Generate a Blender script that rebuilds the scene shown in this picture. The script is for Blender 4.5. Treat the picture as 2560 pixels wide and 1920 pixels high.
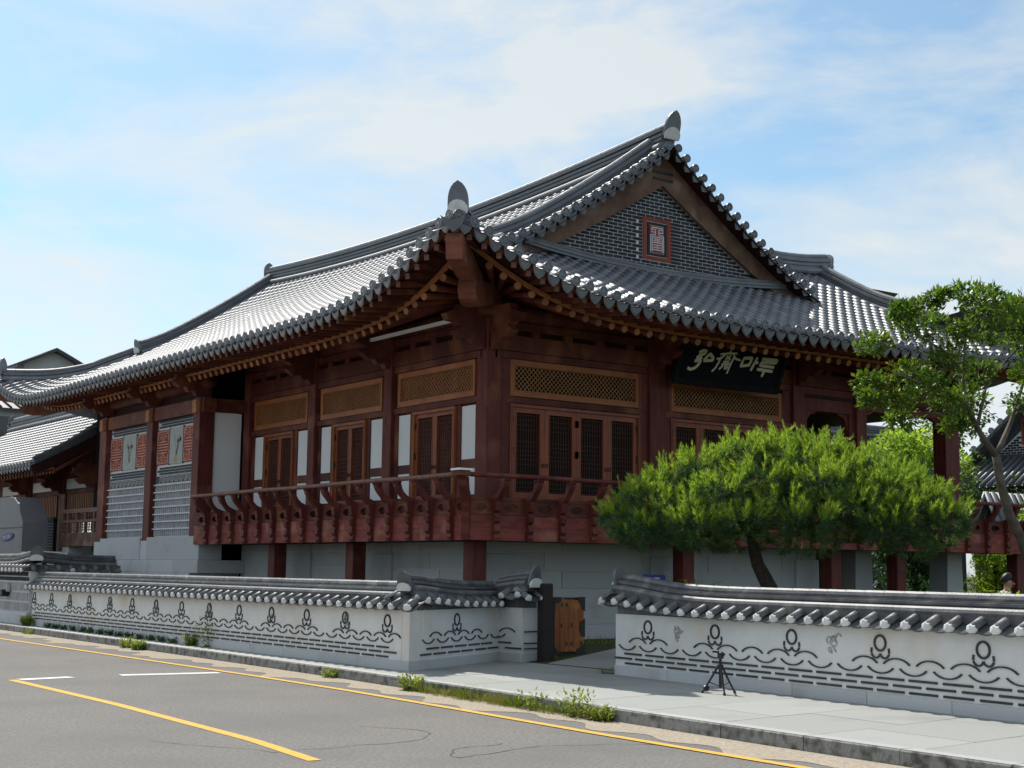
import bpy, math, random
from math import sin, cos, pi, exp, sqrt, radians, atan2, hypot
from mathutils import Vector, Matrix
random.seed(7)
rnd = random.random
def ru(a, b): return a + (b - a) * random.random()
sc = bpy.context.scene
COL = sc.collection
for o in list(bpy.data.objects): bpy.data.objects.remove(o)

# ---------------------------------------------------------------- camera
cam = bpy.data.cameras.new('camera'); cam_o = bpy.data.objects.new('camera', cam); COL.objects.link(cam_o)
cam.sensor_width = 36; cam.lens = 3584.6 / 2560 * 36; cam.clip_start = .1; cam.clip_end = 3000
PITCH, ROLL, YAW = radians(7.357), radians(.677), radians(35.594)
fw = Vector((sin(YAW) * cos(PITCH), cos(YAW) * cos(PITCH), sin(PITCH)))
r0 = Vector((cos(YAW), -sin(YAW), 0)); u0 = r0.cross(fw)
rr = r0 * cos(ROLL) + u0 * sin(ROLL); uu = -r0 * sin(ROLL) + u0 * cos(ROLL)
CAM = Vector((0, 0, 1.6))
cam_o.matrix_world = Matrix(((rr.x, uu.x, -fw.x, CAM.x), (rr.y, uu.y, -fw.y, CAM.y), (rr.z, uu.z, -fw.z, CAM.z), (0, 0, 0, 1)))
sc.camera = cam_o

# ---------------------------------------------------------------- world and sun
SUN_EL, SUN_AZ = radians(50), radians(7)
w = bpy.data.worlds.new('World'); sc.world = w; w.use_nodes = True
nt = w.node_tree; nt.nodes.clear()
def N(t, typ, **kw):
    n = t.nodes.new(typ)
    for k, v in kw.items(): setattr(n, k, v)
    return n
out = N(nt, 'ShaderNodeOutputWorld'); bg = N(nt, 'ShaderNodeBackground'); bg.inputs[1].default_value = .1
sky = N(nt, 'ShaderNodeTexSky', sky_type='NISHITA', sun_disc=False, sun_elevation=SUN_EL, sun_rotation=SUN_AZ, air_density=1.0, dust_density=1.0)
tc = N(nt, 'ShaderNodeTexCoord'); mp = N(nt, 'ShaderNodeMapping'); mp.inputs['Scale'].default_value = (1.5, 1.5, 3.6); mp.inputs['Rotation'].default_value = (.25, .35, .2)
mp.inputs['Location'].default_value = (5.3, 2.2, 1.1)
nz = N(nt, 'ShaderNodeTexNoise'); nz.inputs['Scale'].default_value = 2.3; nz.inputs['Detail'].default_value = 10; nz.inputs['Roughness'].default_value = .6; nz.inputs['Distortion'].default_value = .35
cr = N(nt, 'ShaderNodeValToRGB'); cr.color_ramp.elements[0].position = .39; cr.color_ramp.elements[1].position = .585
cr.color_ramp.elements[0].color = (.12, .12, .12, 1); cr.color_ramp.elements[1].color = (1, 1, 1, 1)
lk = nt.links.new
bw = N(nt, 'ShaderNodeRGBToBW'); ma = N(nt, 'ShaderNodeMath', operation='MULTIPLY_ADD'); ma.inputs[1].default_value = .2; ma.inputs[2].default_value = 4.3
tint = N(nt, 'ShaderNodeMix', data_type='RGBA', blend_type='MULTIPLY'); tint.inputs['Factor'].default_value = 1; tint.inputs['B'].default_value = (.92, 1.0, 1.045, 1)
mx = N(nt, 'ShaderNodeMix', data_type='RGBA')
lk(sky.outputs[0], bw.inputs[0]); lk(bw.outputs[0], ma.inputs[0]); lk(ma.outputs[0], tint.inputs['A'])
lk(tc.outputs['Generated'], mp.inputs['Vector']); lk(mp.outputs[0], nz.inputs['Vector']); lk(nz.outputs['Fac'], cr.inputs[0])
lk(cr.outputs[0], mx.inputs['Factor']); sk = N(nt, 'ShaderNodeMix', data_type='RGBA', blend_type='MULTIPLY'); sk.inputs['Factor'].default_value = 1; sk.inputs['B'].default_value = (.64, .84, .88, 1); lk(sky.outputs[0], sk.inputs['A']); lk(sk.outputs['Result'], mx.inputs['A']); lk(tint.outputs['Result'], mx.inputs['B']); lk(mx.outputs['Result'], bg.inputs[0]); lk(bg.outputs[0], out.inputs[0])
sd = Vector((sin(SUN_AZ) * cos(SUN_EL), cos(SUN_AZ) * cos(SUN_EL), sin(SUN_EL)))
sun = bpy.data.lights.new('sun', 'SUN'); sun.energy = 3.5; sun.angle = radians(.5); sun.color = (1, .955, .88)
sun_o = bpy.data.objects.new('sun', sun); COL.objects.link(sun_o); sun_o.rotation_euler = (-sd).to_track_quat('-Z', 'Y').to_euler()
sun_o.location = sd * 200
sc.view_settings.view_transform = 'Standard'; sc.view_settings.look = 'None'; sc.view_settings.exposure = .64; sc.view_settings.gamma = 1
sc.view_settings.use_curve_mapping = False
sc.render.engine = 'CYCLES'
sc.cycles.max_bounces = 7; sc.cycles.diffuse_bounces = 4; sc.cycles.glossy_bounces = 3; sc.cycles.transparent_max_bounces = 6

# ---------------------------------------------------------------- materials
def mat(name, c1, c2=None, scale=3., rough=.7, spec=.3, bump=0., bscale=None, rand=0., stretch=(1, 1, 1), metal=0., c3=None, s3=.4, detail=5, a3=.55, b3=.7, trans=0.):
    m = bpy.data.materials.new(name); m.use_nodes = True; t = m.node_tree; t.nodes.clear(); L = t.links.new
    o = N(t, 'ShaderNodeOutputMaterial'); b = N(t, 'ShaderNodeBsdfPrincipled'); L(b.outputs[0], o.inputs[0])
    b.inputs['Roughness'].default_value = rough; b.inputs['Specular IOR Level'].default_value = spec; b.inputs['Metallic'].default_value = metal
    c2 = c2 or tuple(x * .8 for x in c1)
    g = N(t, 'ShaderNodeNewGeometry'); mp = N(t, 'ShaderNodeMapping'); mp.inputs['Scale'].default_value = stretch; L(g.outputs['Position'], mp.inputs[0])
    n = N(t, 'ShaderNodeTexNoise'); n.inputs['Scale'].default_value = scale; n.inputs['Detail'].default_value = detail; n.inputs['Roughness'].default_value = .6
    L(mp.outputs[0], n.inputs['Vector'])
    r = N(t, 'ShaderNodeMapRange'); r.inputs[1].default_value = .32; r.inputs[2].default_value = .68; L(n.outputs['Fac'], r.inputs[0])
    x = N(t, 'ShaderNodeMix', data_type='RGBA'); x.inputs['A'].default_value = (*c1, 1); x.inputs['B'].default_value = (*c2, 1); L(r.outputs[0], x.inputs['Factor'])
    col = x.outputs['Result']
    if c3:
        n3 = N(t, 'ShaderNodeTexNoise'); n3.inputs['Scale'].default_value = s3; n3.inputs['Detail'].default_value = 6; L(g.outputs['Position'], n3.inputs['Vector'])
        r3 = N(t, 'ShaderNodeMapRange'); r3.inputs[1].default_value = a3; r3.inputs[2].default_value = b3; L(n3.outputs['Fac'], r3.inputs[0])
        x3 = N(t, 'ShaderNodeMix', data_type='RGBA'); x3.inputs['B'].default_value = (*c3, 1); L(col, x3.inputs['A']); L(r3.outputs[0], x3.inputs['Factor']); col = x3.outputs['Result']
    if rand:
        oi = N(t, 'ShaderNodeObjectInfo'); ad = N(t, 'ShaderNodeMath', operation='ADD'); L(oi.outputs['Random'], ad.inputs[0]); L(g.outputs['Random Per Island'], ad.inputs[1])
        fr = N(t, 'ShaderNodeMath', operation='FRACT'); L(ad.outputs[0], fr.inputs[0])
        mr = N(t, 'ShaderNodeMapRange'); mr.inputs[3].default_value = 1 - rand; mr.inputs[4].default_value = 1 + rand; L(fr.outputs[0], mr.inputs[0])
        hv = N(t, 'ShaderNodeHueSaturation'); L(mr.outputs[0], hv.inputs['Value']); L(col, hv.inputs['Color']); col = hv.outputs[0]
    L(col, b.inputs['Base Color'])
    if bump:
        n2 = N(t, 'ShaderNodeTexNoise'); n2.inputs['Scale'].default_value = bscale or scale * 4; n2.inputs['Detail'].default_value = 4; L(mp.outputs[0], n2.inputs['Vector'])
        bp = N(t, 'ShaderNodeBump'); bp.inputs['Strength'].default_value = bump; bp.inputs['Distance'].default_value = .02; L(n2.outputs['Fac'], bp.inputs['Height']); L(bp.outputs[0], b.inputs['Normal'])
    if trans:
        tr = N(t, 'ShaderNodeBsdfTranslucent'); tm = N(t, 'ShaderNodeMix', data_type='RGBA', blend_type='MULTIPLY'); tm.inputs['Factor'].default_value = 1; tm.inputs['B'].default_value = (1.5, 1.6, .7, 1)
        L(col, tm.inputs['A']); L(tm.outputs['Result'], tr.inputs['Color']); ms = N(t, 'ShaderNodeMixShader'); ms.inputs[0].default_value = trans; L(b.outputs[0], ms.inputs[1]); L(tr.outputs[0], ms.inputs[2]); L(ms.outputs[0], o.inputs[0])
    m['bsdf'] = b.name
    return m
M = {}
M['tile'] = mat('roof tile clay', (.085, .093, .115), (.135, .142, .158), 2.2, .52, 1.0, .15, 30, .2)
M['tile_end'] = mat('lit antefix clay', (.22, .22, .235), (.3, .3, .31), 9, .55, .35, .3, 40, .15)  # paler for the road-facing tile ends; their light is put into the colour
M['wtile'] = mat('wall tile clay', (.075, .078, .09), (.14, .14, .145), 5, .5, .45, .3, 40, .25, c3=(.27, .26, .23), s3=3., a3=.56, b3=.78)
M['wood'] = mat('red stained timber', (.15, .038, .026), (.07, .018, .015), 1.6, .62, .25, .3, 18, .14, (1, 1, .25), c3=(.27, .1, .045), s3=1.5, a3=.5, b3=.8)
M['wood_v'] = mat('red stained post', (.165, .036, .027), (.085, .02, .017), 3, .6, .25, .3, 18, .12, (3, 3, .35), c3=(.22, .075, .045), s3=1.3)
M['wood_or'] = mat('orange varnished frame', (.40, .135, .04), (.27, .078, .026), 2.2, .5, .35, .15, 25, .1, (1, 1, .4))
M['wood_door'] = mat('varnished door timber', (.3, .085, .042), (.19, .046, .026), 2.6, .5, .35, .15, 25, .1, (2, 2, .3))
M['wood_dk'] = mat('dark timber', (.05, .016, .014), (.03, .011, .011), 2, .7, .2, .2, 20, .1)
M['wood_fascia'] = mat('weathered fascia plank', (.27, .068, .052), (.16, .036, .03), 3, .65, .25, .25, 20, .16, (1, 1, 4), c3=(.33, .13, .095), s3=2.)
M['wood_rail'] = mat('lit and worn timber', (.23, .125, .095), (.15, .07, .055), 6, .6, .3, .2, 30)  # light on handrail and baluster heads put into colour; worn ends elsewhere
M['wood_end'] = mat('sawn rafter end', (.46, .22, .1), (.3, .12, .06), 9, .7, .2, .2, 30, .3)
M['wood_tan'] = mat('tan eave board', (.46, .2, .085), (.34, .13, .055), 3, .65, .25, .2, 20, .1)
M['wood_barge'] = mat('grey brown bargeboard', (.21, .125, .09), (.11, .055, .04), 2.2, .7, .2, .3, 16, 0, c3=(.3, .22, .17), s3=1.4)
M['plaster'] = mat('white lime plaster', (.83, .83, .83), (.78, .785, .79), 1.5, .85, .1, .1, 25)
M['wplaster'] = mat('weathered wall plaster', (.74, .735, .72), (.66, .66, .65), 2., .9, .1, .25, 40, 0, c3=(.62, .54, .44), s3=.9, a3=.54, b3=.76)
M['white'] = mat('white mortar plug', (.75, .75, .74), (.62, .62, .61), 8, .85, .1, .3, 40, .1)
M['mortar'] = mat('white mortar', (.74, .74, .76), (.62, .62, .64), 5, .9, .1)
M['granite'] = mat('pale granite', (.56, .565, .575), (.47, .475, .485), 60, .75, .25, .15, 90, .08, detail=3, c3=(.44, .435, .43), s3=1.3)
M['granite_dk'] = mat('kerb granite', (.3, .3, .29), (.2, .2, .195), 45, .8, .25, .2, 60, .12, detail=3, c3=(.085, .083, .075), s3=7., a3=.46, b3=.66)
M['granite_lit'] = mat('lit kerb top granite', (.43, .43, .41), (.36, .36, .345), 50, .75, .25, .15, 90, .05, detail=3)  # sunlight on the kerb top put into a paler tone than the front
M['paver'] = mat('granite paving', (.35, .355, .335), (.29, .295, .285), 40, .8, .2, .15, 60, .06, detail=3, c3=(.27, .275, .265), s3=.7)
M['asphalt'] = mat('worn asphalt', (.235, .22, .205), (.12, .114, .108), 26, .9, .15, .12, 60, 0, detail=6, c3=(.135, .13, .125), s3=.5, a3=.42, b3=.85)
M['grit'] = mat('sandy gutter grit', (.46, .39, .30), (.24, .21, .175), 30, .95, .1, .25, 60, 0, detail=6)
M['yellow'] = mat('yellow road paint', (.72, .42, .07), (.55, .33, .08), 14, .8, .2, .2, 60, 0, c3=(.38, .28, .13), s3=9., a3=.58, b3=.75)
M['white_paint'] = mat('white road paint', (.72, .72, .7), (.55, .55, .53), 16, .8, .2, .2, 60, 0, c3=(.3, .29, .28), s3=9., a3=.6, b3=.75)
M['brick'] = mat('dark grey brick', (.034, .034, .044), (.05, .05, .06), 6, .8, .2, .2, 50, .25)
M['brick_lt'] = mat('pale grey upright brick', (.4, .405, .43), (.3, .305, .33), 8, .85, .15, .3, 60, .14)
M['brick_md'] = mat('slate brick', (.105, .11, .122), (.075, .08, .09), 8, .85, .15, .3, 60, .14)
M['red_brick'] = mat('red brick panel', (.33, .085, .06), (.25, .06, .045), 8, .8, .15, .2, 50, .1)
M['pink'] = mat('pink mortar line', (.72, .42, .34), (.6, .34, .28), 8, .85, .1)
M['ceramic'] = mat('grey painted ceramic tile', (.42, .44, .42), (.33, .35, .33), 7, .6, .3, .1, 30, 0, c3=(.36, .4, .38), s3=5)
M['leafpaint'] = mat('painted stems', (.30, .29, .27), (.38, .33, .3), 9, .7, .2)
M['potpaint'] = mat('painted ochre pot', (.5, .3, .12), None, 9, .7, .2)
M['inlay'] = mat('dark inlay tile', (.042, .044, .05), (.075, .076, .08), 12, .75, .25, .3, 60, .2)
M['carve'] = mat('grey carved relief', (.47, .465, .455), (.36, .355, .35), 18, .9, .1, .5, 60)
M['sign'] = mat('dark signboard lacquer', (.007, .008, .012), (.011, .012, .018), 3, .85, .08)
M['sign_edge'] = mat('signboard frame', (.016, .018, .02), (.011, .012, .014), 3, .85, .08)
M['letter'] = mat('ivory lettering', (.72, .69, .56), (.66, .63, .5), 6, .7, .2)
M['iron'] = mat('black iron', (.018, .017, .018), (.028, .026, .026), 20, .5, .4, .2, 60)
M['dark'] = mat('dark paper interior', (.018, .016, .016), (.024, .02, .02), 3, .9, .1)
M['gate_wood'] = mat('orange gate plank', (.34, .115, .034), (.22, .062, .022), 4, .6, .3, .25, 30, .16, (6, 6, .5), c3=(.4, .17, .055), s3=3)
M['post_dk'] = mat('black stained post', (.028, .024, .024), (.04, .032, .03), 8, .7, .2, .3, 40)
M['soil'] = mat('garden soil', (.09, .075, .05), (.05, .05, .03), 4, .95, .1, .5, 20, 0, c3=(.06, .085, .025), s3=1.5, a3=.45, b3=.6)
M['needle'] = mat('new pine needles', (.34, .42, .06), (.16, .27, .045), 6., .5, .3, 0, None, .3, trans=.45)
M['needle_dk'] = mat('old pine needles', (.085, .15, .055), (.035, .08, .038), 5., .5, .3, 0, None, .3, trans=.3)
M['candle'] = mat('pine shoot tips', (.3, .26, .13), (.22, .22, .08), 3, .7, .2, 0, None, .2)
M['bark'] = mat('dark bark', (.07, .052, .042), (.035, .028, .024), 14, .9, .1, .7, 30)
M['bark_lt'] = mat('mottled smooth bark', (.16, .13, .105), (.07, .058, .048), 7, .8, .2, .4, 20)
M['leaf'] = mat('glossy leaves', (.12, .18, .025), (.06, .115, .02), 1.6, .38, .45, 0, None, .35, c3=(.2, .15, .035), s3=2.2, a3=.62, b3=.75, trans=.45)
M['leaf_far'] = mat('garden leaves', (.13, .2, .05), (.065, .125, .035), .8, .55, .3, 0, None, .35, trans=.45)
M['leaf_dk'] = mat('dark evergreen leaves', (.045, .095, .035), (.024, .06, .028), .8, .55, .3, 0, None, .3, trans=.3)  # deeper green than the other garden leaves
M['leaf_lime'] = mat('lime shrub leaves', (.24, .31, .035), (.14, .22, .03), 2, .5, .3, 0, None, .3, trans=.45)
M['leaf_red'] = mat('red maple leaves', (.18, .035, .03), (.1, .03, .02), 2, .5, .3, 0, None, .3)
M['weed'] = mat('weed leaves', (.17, .24, .04), (.24, .24, .065), 3, .6, .25, 0, None, .35, trans=.4)
M['straw'] = mat('dry grass', (.38, .33, .12), (.24, .25, .075), 3, .8, .15, 0, None, .3, trans=.35)
M['black'] = mat('matt black metal', (.012, .012, .013), (.018, .018, .019), 20, .45, .4)
M['grey_metal'] = mat('grey painted steel', (.2, .2, .215), (.17, .17, .185), 2, .55, .4)
M['ac'] = mat('off white casing', (.5, .51, .52), (.44, .45, .46), 4, .6, .3)
M['blue'] = mat('deep blue sign paint', (.012, .022, .2), (.014, .026, .22), 3, .5, .4)
M['window'] = mat('window glass', (.03, .035, .04), (.05, .055, .06), 1.5, .12, .6)
M['skin'] = mat('skin', (.42, .24, .16), (.36, .2, .13), 9, .55, .35)
M['shirt'] = mat('white shirt cloth', (.68, .7, .73), (.6, .62, .66), 6, .85, .1, .2, 20)
M['hair'] = mat('black hair', (.012, .01, .01), (.02, .017, .016), 30, .5, .4)
M['cloth_dk'] = mat('dark trousers cloth', (.03, .032, .04), None, 8, .85, .1)
M['lattice'] = mat('lattice bars', (.12, .05, .035), (.085, .036, .026), 3, .6, .25)
M['lattice_lt']=mat('transom lattice', (.55, .27, .1), (.42, .18, .065), 3, .6, .25)
M['wood_hip'] = mat('weathered corner rafter', (.24, .085, .05), (.13, .042, .028), 3, .65, .25, .4, 16, 0, c3=(.3, .15, .09), s3=2)
M['shell'] = mat('painted render wall', (.5, .5, .49), (.43, .43, .43), .8, .85, .1)
M['metal_roof'] = mat('dark corrugated roofing', (.05, .048, .055), (.07, .068, .072), 3, .5, .4)
# ---------------------------------------------------------------- mesh helpers
class MB:
    def __init__(s): s.v = []; s.f = []
    def add(s, v, f):
        n = len(s.v); s.v += [tuple(p) for p in v]; s.f += [tuple(i + n for i in q) for q in f]; return s
    def box(s, x0, x1, y0, y1, z0, z1):
        v = [(x0, y0, z0), (x1, y0, z0), (x1, y1, z0), (x0, y1, z0), (x0, y0, z1), (x1, y0, z1), (x1, y1, z1), (x0, y1, z1)]
        return s.add(v, [(3, 2, 1, 0), (4, 5, 6, 7), (0, 1, 5, 4), (1, 2, 6, 5), (2, 3, 7, 6), (3, 0, 4, 7)])
    def cbox(s, x0, x1, y0, y1, z0, z1, c=.01):       # box with chamfered vertical and top edges
        v = []
        for z, i in ((z0, 0), (z1 - c, 0), (z1, c)):
            v += [(x0 + c + i, y0 + i, z), (x1 - c - i, y0 + i, z), (x1 - i, y0 + c + i, z), (x1 - i, y1 - c - i, z), (x1 - c - i, y1 - i, z), (x0 + c + i, y1 - i, z), (x0 + i, y1 - c - i, z), (x0 + i, y0 + c + i, z)]
        f = [tuple(range(7, -1, -1)), tuple(range(16, 24))]
        for k in range(2):
            for i in range(8): j = (i + 1) % 8; f.append((k * 8 + i, k * 8 + j, k * 8 + 8 + j, k * 8 + 8 + i))
        return s.add(v, f)
    def prism(s, poly, axes, t0, t1):                  # poly of (a,b) -> point axes[0]+a*axes[1]+b*axes[2]+t*axes[3]
        o, A, B, T = [Vector(q) for q in axes]; n = len(poly)
        v = [o + A * a + B * b + T * t0 for a, b in poly] + [o + A * a + B * b + T * t1 for a, b in poly]
        f = [tuple(range(n - 1, -1, -1)), tuple(range(n, 2 * n))] + [(i, (i + 1) % n, n + (i + 1) % n, n + i) for i in range(n)]
        return s.add(v, f)
    def tube(s, pts, rad, n=8, cap=True):
        pts = [Vector(p) for p in pts]; rs = rad if isinstance(rad, (list, tuple)) else [rad] * len(pts); v = []; f = []
        up = Vector((0, 0, 1))
        for i, p in enumerate(pts):
            d = (pts[min(i + 1, len(pts) - 1)] - pts[max(i - 1, 0)]).normalized()
            a = d.cross(up)
            if a.length < .05: a = d.cross(Vector((1, 0, 0)))
            a.normalize(); b = a.cross(d)
            for k in range(n): q = 2 * pi * k / n; v.append(p + a * (rs[i] * cos(q)) + b * (rs[i] * sin(q)))
        for i in range(len(pts) - 1):
            for k in range(n): m = (k + 1) % n; f.append((i * n + k, (i + 1) * n + k, (i + 1) * n + m, i * n + m))
        if cap: f += [tuple(range(n)), tuple(range(len(pts) * n - 1, (len(pts) - 1) * n - 1, -1))]
        return s.add(v, f)
    def sweep(s, pts, prof, side=None):                # prof of (a,b): a sideways, b up; open path, closed profile
        pts = [Vector(p) for p in pts]; n = len(prof); v = []; f = []
        for i, p in enumerate(pts):
            d = pts[min(i + 1, len(pts) - 1)] - pts[max(i - 1, 0)]; d.z = 0; d.normalize(); a = side or Vector((d.y, -d.x, 0))
            for x, z in prof: v.append(p + a * x + Vector((0, 0, z)))
        for i in range(len(pts) - 1):
            for k in range(n): m = (k + 1) % n; f.append((i * n + k, i * n + m, (i + 1) * n + m, (i + 1) * n + k))
        f += [tuple(range(n - 1, -1, -1)), tuple(range((len(pts) - 1) * n, len(pts) * n))]
        return s.add(v, f)
    def mesh(s, name, m, smooth=False):
        me = bpy.data.meshes.new(name); me.from_pydata(s.v, [], s.f); me.materials.append(M[m] if isinstance(m, str) else m)
        if smooth: me.polygons.foreach_set('use_smooth', [True] * len(me.polygons))
        me.update(); return me
WORLD = {}
I4 = Matrix.Identity(4)
def tag(o, label=None, cat=None, group=None, kind=None):
    for k, v in (('label', label), ('category', cat), ('group', group), ('kind', kind)):
        if v: o[k] = v
    return o
def put(name, me, mw=I4, parent=None, **kw):           # an object whose world matrix is mw
    o = bpy.data.objects.new(name, me); COL.objects.link(o)
    if parent is not None: o.parent = parent; o.matrix_basis = WORLD[parent].inverted() @ mw
    else: o.matrix_basis = mw
    WORLD[o] = mw.copy(); return tag(o, **kw)
def part(name, mb, m, parent, smooth=False, **kw):     # mesh in world coordinates
    return put(name, mb.mesh(name, m, smooth), I4, parent, **kw)
def root(name, loc, label, cat, group=None): return put(name, None, Matrix.Translation(loc), None, label=label, cat=cat, group=group, kind='thing')
def top(name, mb, m, loc, label=None, cat=None, group=None, kind=None, smooth=False):
    l = Vector(loc); mb.v = [tuple(Vector(p) - l) for p in mb.v]
    return put(name, mb.mesh(name, m, smooth), Matrix.Translation(l), None, label=label, cat=cat, group=group, kind=kind)
def frame(o, x, y, z):                                  # matrix from origin and axes
    o, x, y, z = Vector(o), Vector(x), Vector(y), Vector(z)
    return Matrix(((x.x, y.x, z.x, o.x), (x.y, y.y, z.y, o.y), (x.z, y.z, z.z, o.z), (0, 0, 0, 1)))
def ortho(o, xdir, updir):
    x = Vector(xdir).normalized(); z = Vector(updir); y = z.cross(x).normalized(); z = x.cross(y); return frame(o, x, y, z)
def xform(mb, me_v, me_f, mw): mb.add([mw @ Vector(p) for p in me_v], me_f)
def span(a, b):                                         # matrix: local x from 0..1 runs a->b, unit y,z
    a, b = Vector(a), Vector(b); d = b - a; l = d.length; x = d / l
    up = Vector((0, 0, 1)) if abs(x.z) < .95 else Vector((0, 1, 0)); y = up.cross(x).normalized(); z = x.cross(y)
    return frame(a, x * l, y, z)
CYL = MB().tube([(0, 0, 0), (1, 0, 0)], 1, 10)
BOX1 = MB().box(0, 1, -.5, .5, -.5, .5)
def bar(mb, a, b, wy, wz):                              # square bar a->b
    m = span(a, b); xform(mb, [(x, y * wy, z * wz) for x, y, z in BOX1.v], BOX1.f, m)
# ---------------------------------------------------------------- ground, road, kerb, sidewalk
def kerb_x(y):
    P = [(-40, 9.2), (3, 10.6), (7.5, 10.74), (10.5, 10.83), (13.5, 10.98), (16.7, 11.14), (20.4, 11.3), (24, 11.37), (30, 11.43), (60, 11.5), (160, 11.5)]
    for (a, xa), (b, xb) in zip(P, P[1:]):
        if y <= b: return xa + (xb - xa) * (y - a) / (b - a)
    return 11.5
def strip(name, m, y0, y1, fa, fb, z, step=.5, kind='structure', parent=None):
    mb = MB(); n = max(1, int((y1 - y0) / step)); v = []
    for i in range(n + 1):
        y = y0 + (y1 - y0) * i / n; v += [(fa(y), y, z), (fb(y), y, z)]
    mb.add(v, [(2 * i, 2 * i + 1, 2 * i + 3, 2 * i + 2) for i in range(n)])
    return top(name, mb, m, (0, 0, 0), kind=kind)
g = MB(); g.add([(-900, -900, -.2), (900, -900, -.2), (900, 900, -.2), (-900, 900, -.2)], [(0, 1, 2, 3)])
top('ground', g, 'soil', (0, 0, 0), kind='structure')
strip('road', 'asphalt', -40, 160, lambda y: -14, lambda y: kerb_x(y) - .01, -.15, 4)
strip('gutter_grit', 'grit', -10, 60, lambda y: kerb_x(y) - .62 - .22 * sin(y * 1.7) * sin(y * .53) - .12 * sin(y * 5.1), lambda y: kerb_x(y) - .012, -.146, .12)
def yel(y):
    P = [(-10, 9.45), (9.2, 9.88), (12.3, 9.97), (15, 10.12), (18.4, 10.27), (21.4, 10.3), (28, 10.2), (34.5, 10.08), (60, 9.6)]
    for (a, xa), (b, xb) in zip(P, P[1:]):
        if y <= b: return xa + (xb - xa) * (y - a) / (b - a)
strip('road_marking', 'yellow', -8, 60, lambda y: yel(y) - .065, lambda y: yel(y) + .065, -.141, .25)
def yel2(y):
    P = [(11.9, 6.36), (13.6, 6.55), (17.9, 6.72), (22.4, 6.74), (26, 6.74), (50, 6.7)]
    for (a, xa), (b, xb) in zip(P, P[1:]):
        if y <= b: return xa + (xb - xa) * (y - a) / (b - a)
strip('road_marking', 'yellow', 11.9, 22.3, lambda y: yel2(y) - .07, lambda y: yel2(y) + .07, -.1455, .2)
mk = MB()
for (a, b) in (((6.85, 22.3), (7.7, 22.42)), ((8.5, 22.5), (10.1, 22.28))):
    dx, dy = b[0] - a[0], b[1] - a[1]; l = hypot(dx, dy); nx, ny = -dy / l * .16, dx / l * .16
    mk.add([(a[0] - nx, a[1] - ny, -.1445), (b[0] - nx * .7, b[1] - ny * .7, -.1445), (b[0] + nx, b[1] + ny, -.1445), (a[0] + nx * .8, a[1] + ny * .8, -.1445)], [(0, 1, 2, 3)])
top('road_marking', mk, 'white_paint', (0, 0, 0), kind='structure')
ck = MB(); gk = random.Random(4)
for (x, y, a, n) in ((6.3, 12.6, .4, 26), (7.6, 11.4, .2, 22), (4.2, 19.5, 1.4, 18), (8.9, 26, .1, 16), (5.5, 24.5, .9, 18), (3.5, 14, 2.4, 16)):
    for b in range(2):
        px, py, q = x, y, a + b * 1.3; v = []; w_ = .012
        for k in range(n // (1 + b)):
            v += [(px - w_ * sin(q), py + w_ * cos(q), -.148), (px + w_ * sin(q), py - w_ * cos(q), -.148)]; px += .14 * cos(q); py += .14 * sin(q); q += gk.uniform(-.5, .5); w_ = gk.uniform(.003, .012)
        ck.add(v, [(2 * i, 2 * i + 1, 2 * i + 3, 2 * i + 2) for i in range(len(v) // 2 - 1)])
top('road_crack', ck, 'iron', (0, 0, 0), kind='structure')
# kerb: one stone after another
kerb = top('kerb', MB().box(11.2, 11.25, 50, 150, -.3, -.003), 'granite_dk', (0, 0, 0), kind='structure')
y = 4.0
while y < 50:
    l = 1.22 if y < 26 else 2.0; y2 = y + l - .012; xa, xb = kerb_x(y), kerb_x(y2); d = ru(-.006, .006)
    b = MB(); W = .19
    b.add([(xa + d, y, -.2), (xa + d + W, y, -.2), (xb + d + W, y2, -.2), (xb + d, y2, -.2), (xa + d + .012, y, .0), (xa + d + W, y, 0), (xb + d + W, y2, 0), (xb + d + .012, y2, 0),
           (xa + d, y, -.015), (xb + d, y2, -.015)], [(0, 8, 4, 5, 1), (1, 5, 6, 2), (2, 6, 7, 9, 3), (3, 9, 8, 0), (8, 9, 7, 4)])
    part('kerb_stone', b, 'granite_dk', kerb)
    b = MB(); b.add([(xa + d + .014, y, .003), (xa + d + W - .002, y, .003), (xb + d + W - .002, y2, .003), (xb + d + .014, y2, .003)], [(0, 1, 2, 3)])
    part('kerb_lit_top', b, 'granite_lit', kerb)
    y += l
side = strip('sidewalk', 'mortar', -20, 80, lambda y: kerb_x(y) + .15, lambda y: 15.4, -.012, 1)
def slab_ok(x, y): return x < 15.3
row = 0
y = 2.0
while y < 40:
    l = 1.35; x = kerb_x(y + l / 2) + .2; k = 0
    lim = 12.1 if y > 20.6 else (15.3 if y > 17 else 14.7)
    first = .9 if row % 2 else 1.5
    while x < lim:
        wd = first if k == 0 else 1.5
        sh = .35
        b = MB(); x2 = min(x + wd, lim + .3) - .008; z = ru(-.0015, .0015)
        xo = kerb_x(y) - kerb_x(y + l)
        b.box(x, x2, y, y + l - .008, -.03, z)
        b.v = [(px + (kerb_x(py) - kerb_x(y + l / 2)), py + (px - 11) * .12, pz) for px, py, pz in b.v]
        part('paving_slab', b, 'paver', side)
        x += wd; k += 1
    y += l; row += 1
gd = MB(); P = [(12.3, 150), (12.3, 19.75), (15.0, 21.45), (17.2, 21.7), (17.5, 17.9), (15.4, 17.2), (14.5, 8.6), (13.7, 0), (12.9, -10), (160, -10), (160, 150)]
gd.add([(x, y, .2) for x, y in P], [tuple(range(len(P)))])
gd.add([(x, y, -.2) for x, y in P] + [(x, y, .2) for x, y in P], [(i, i + 1, i + len(P) + 1, i + len(P)) for i in range(len(P) - 1) if i not in (2, 3, 4)])
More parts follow.
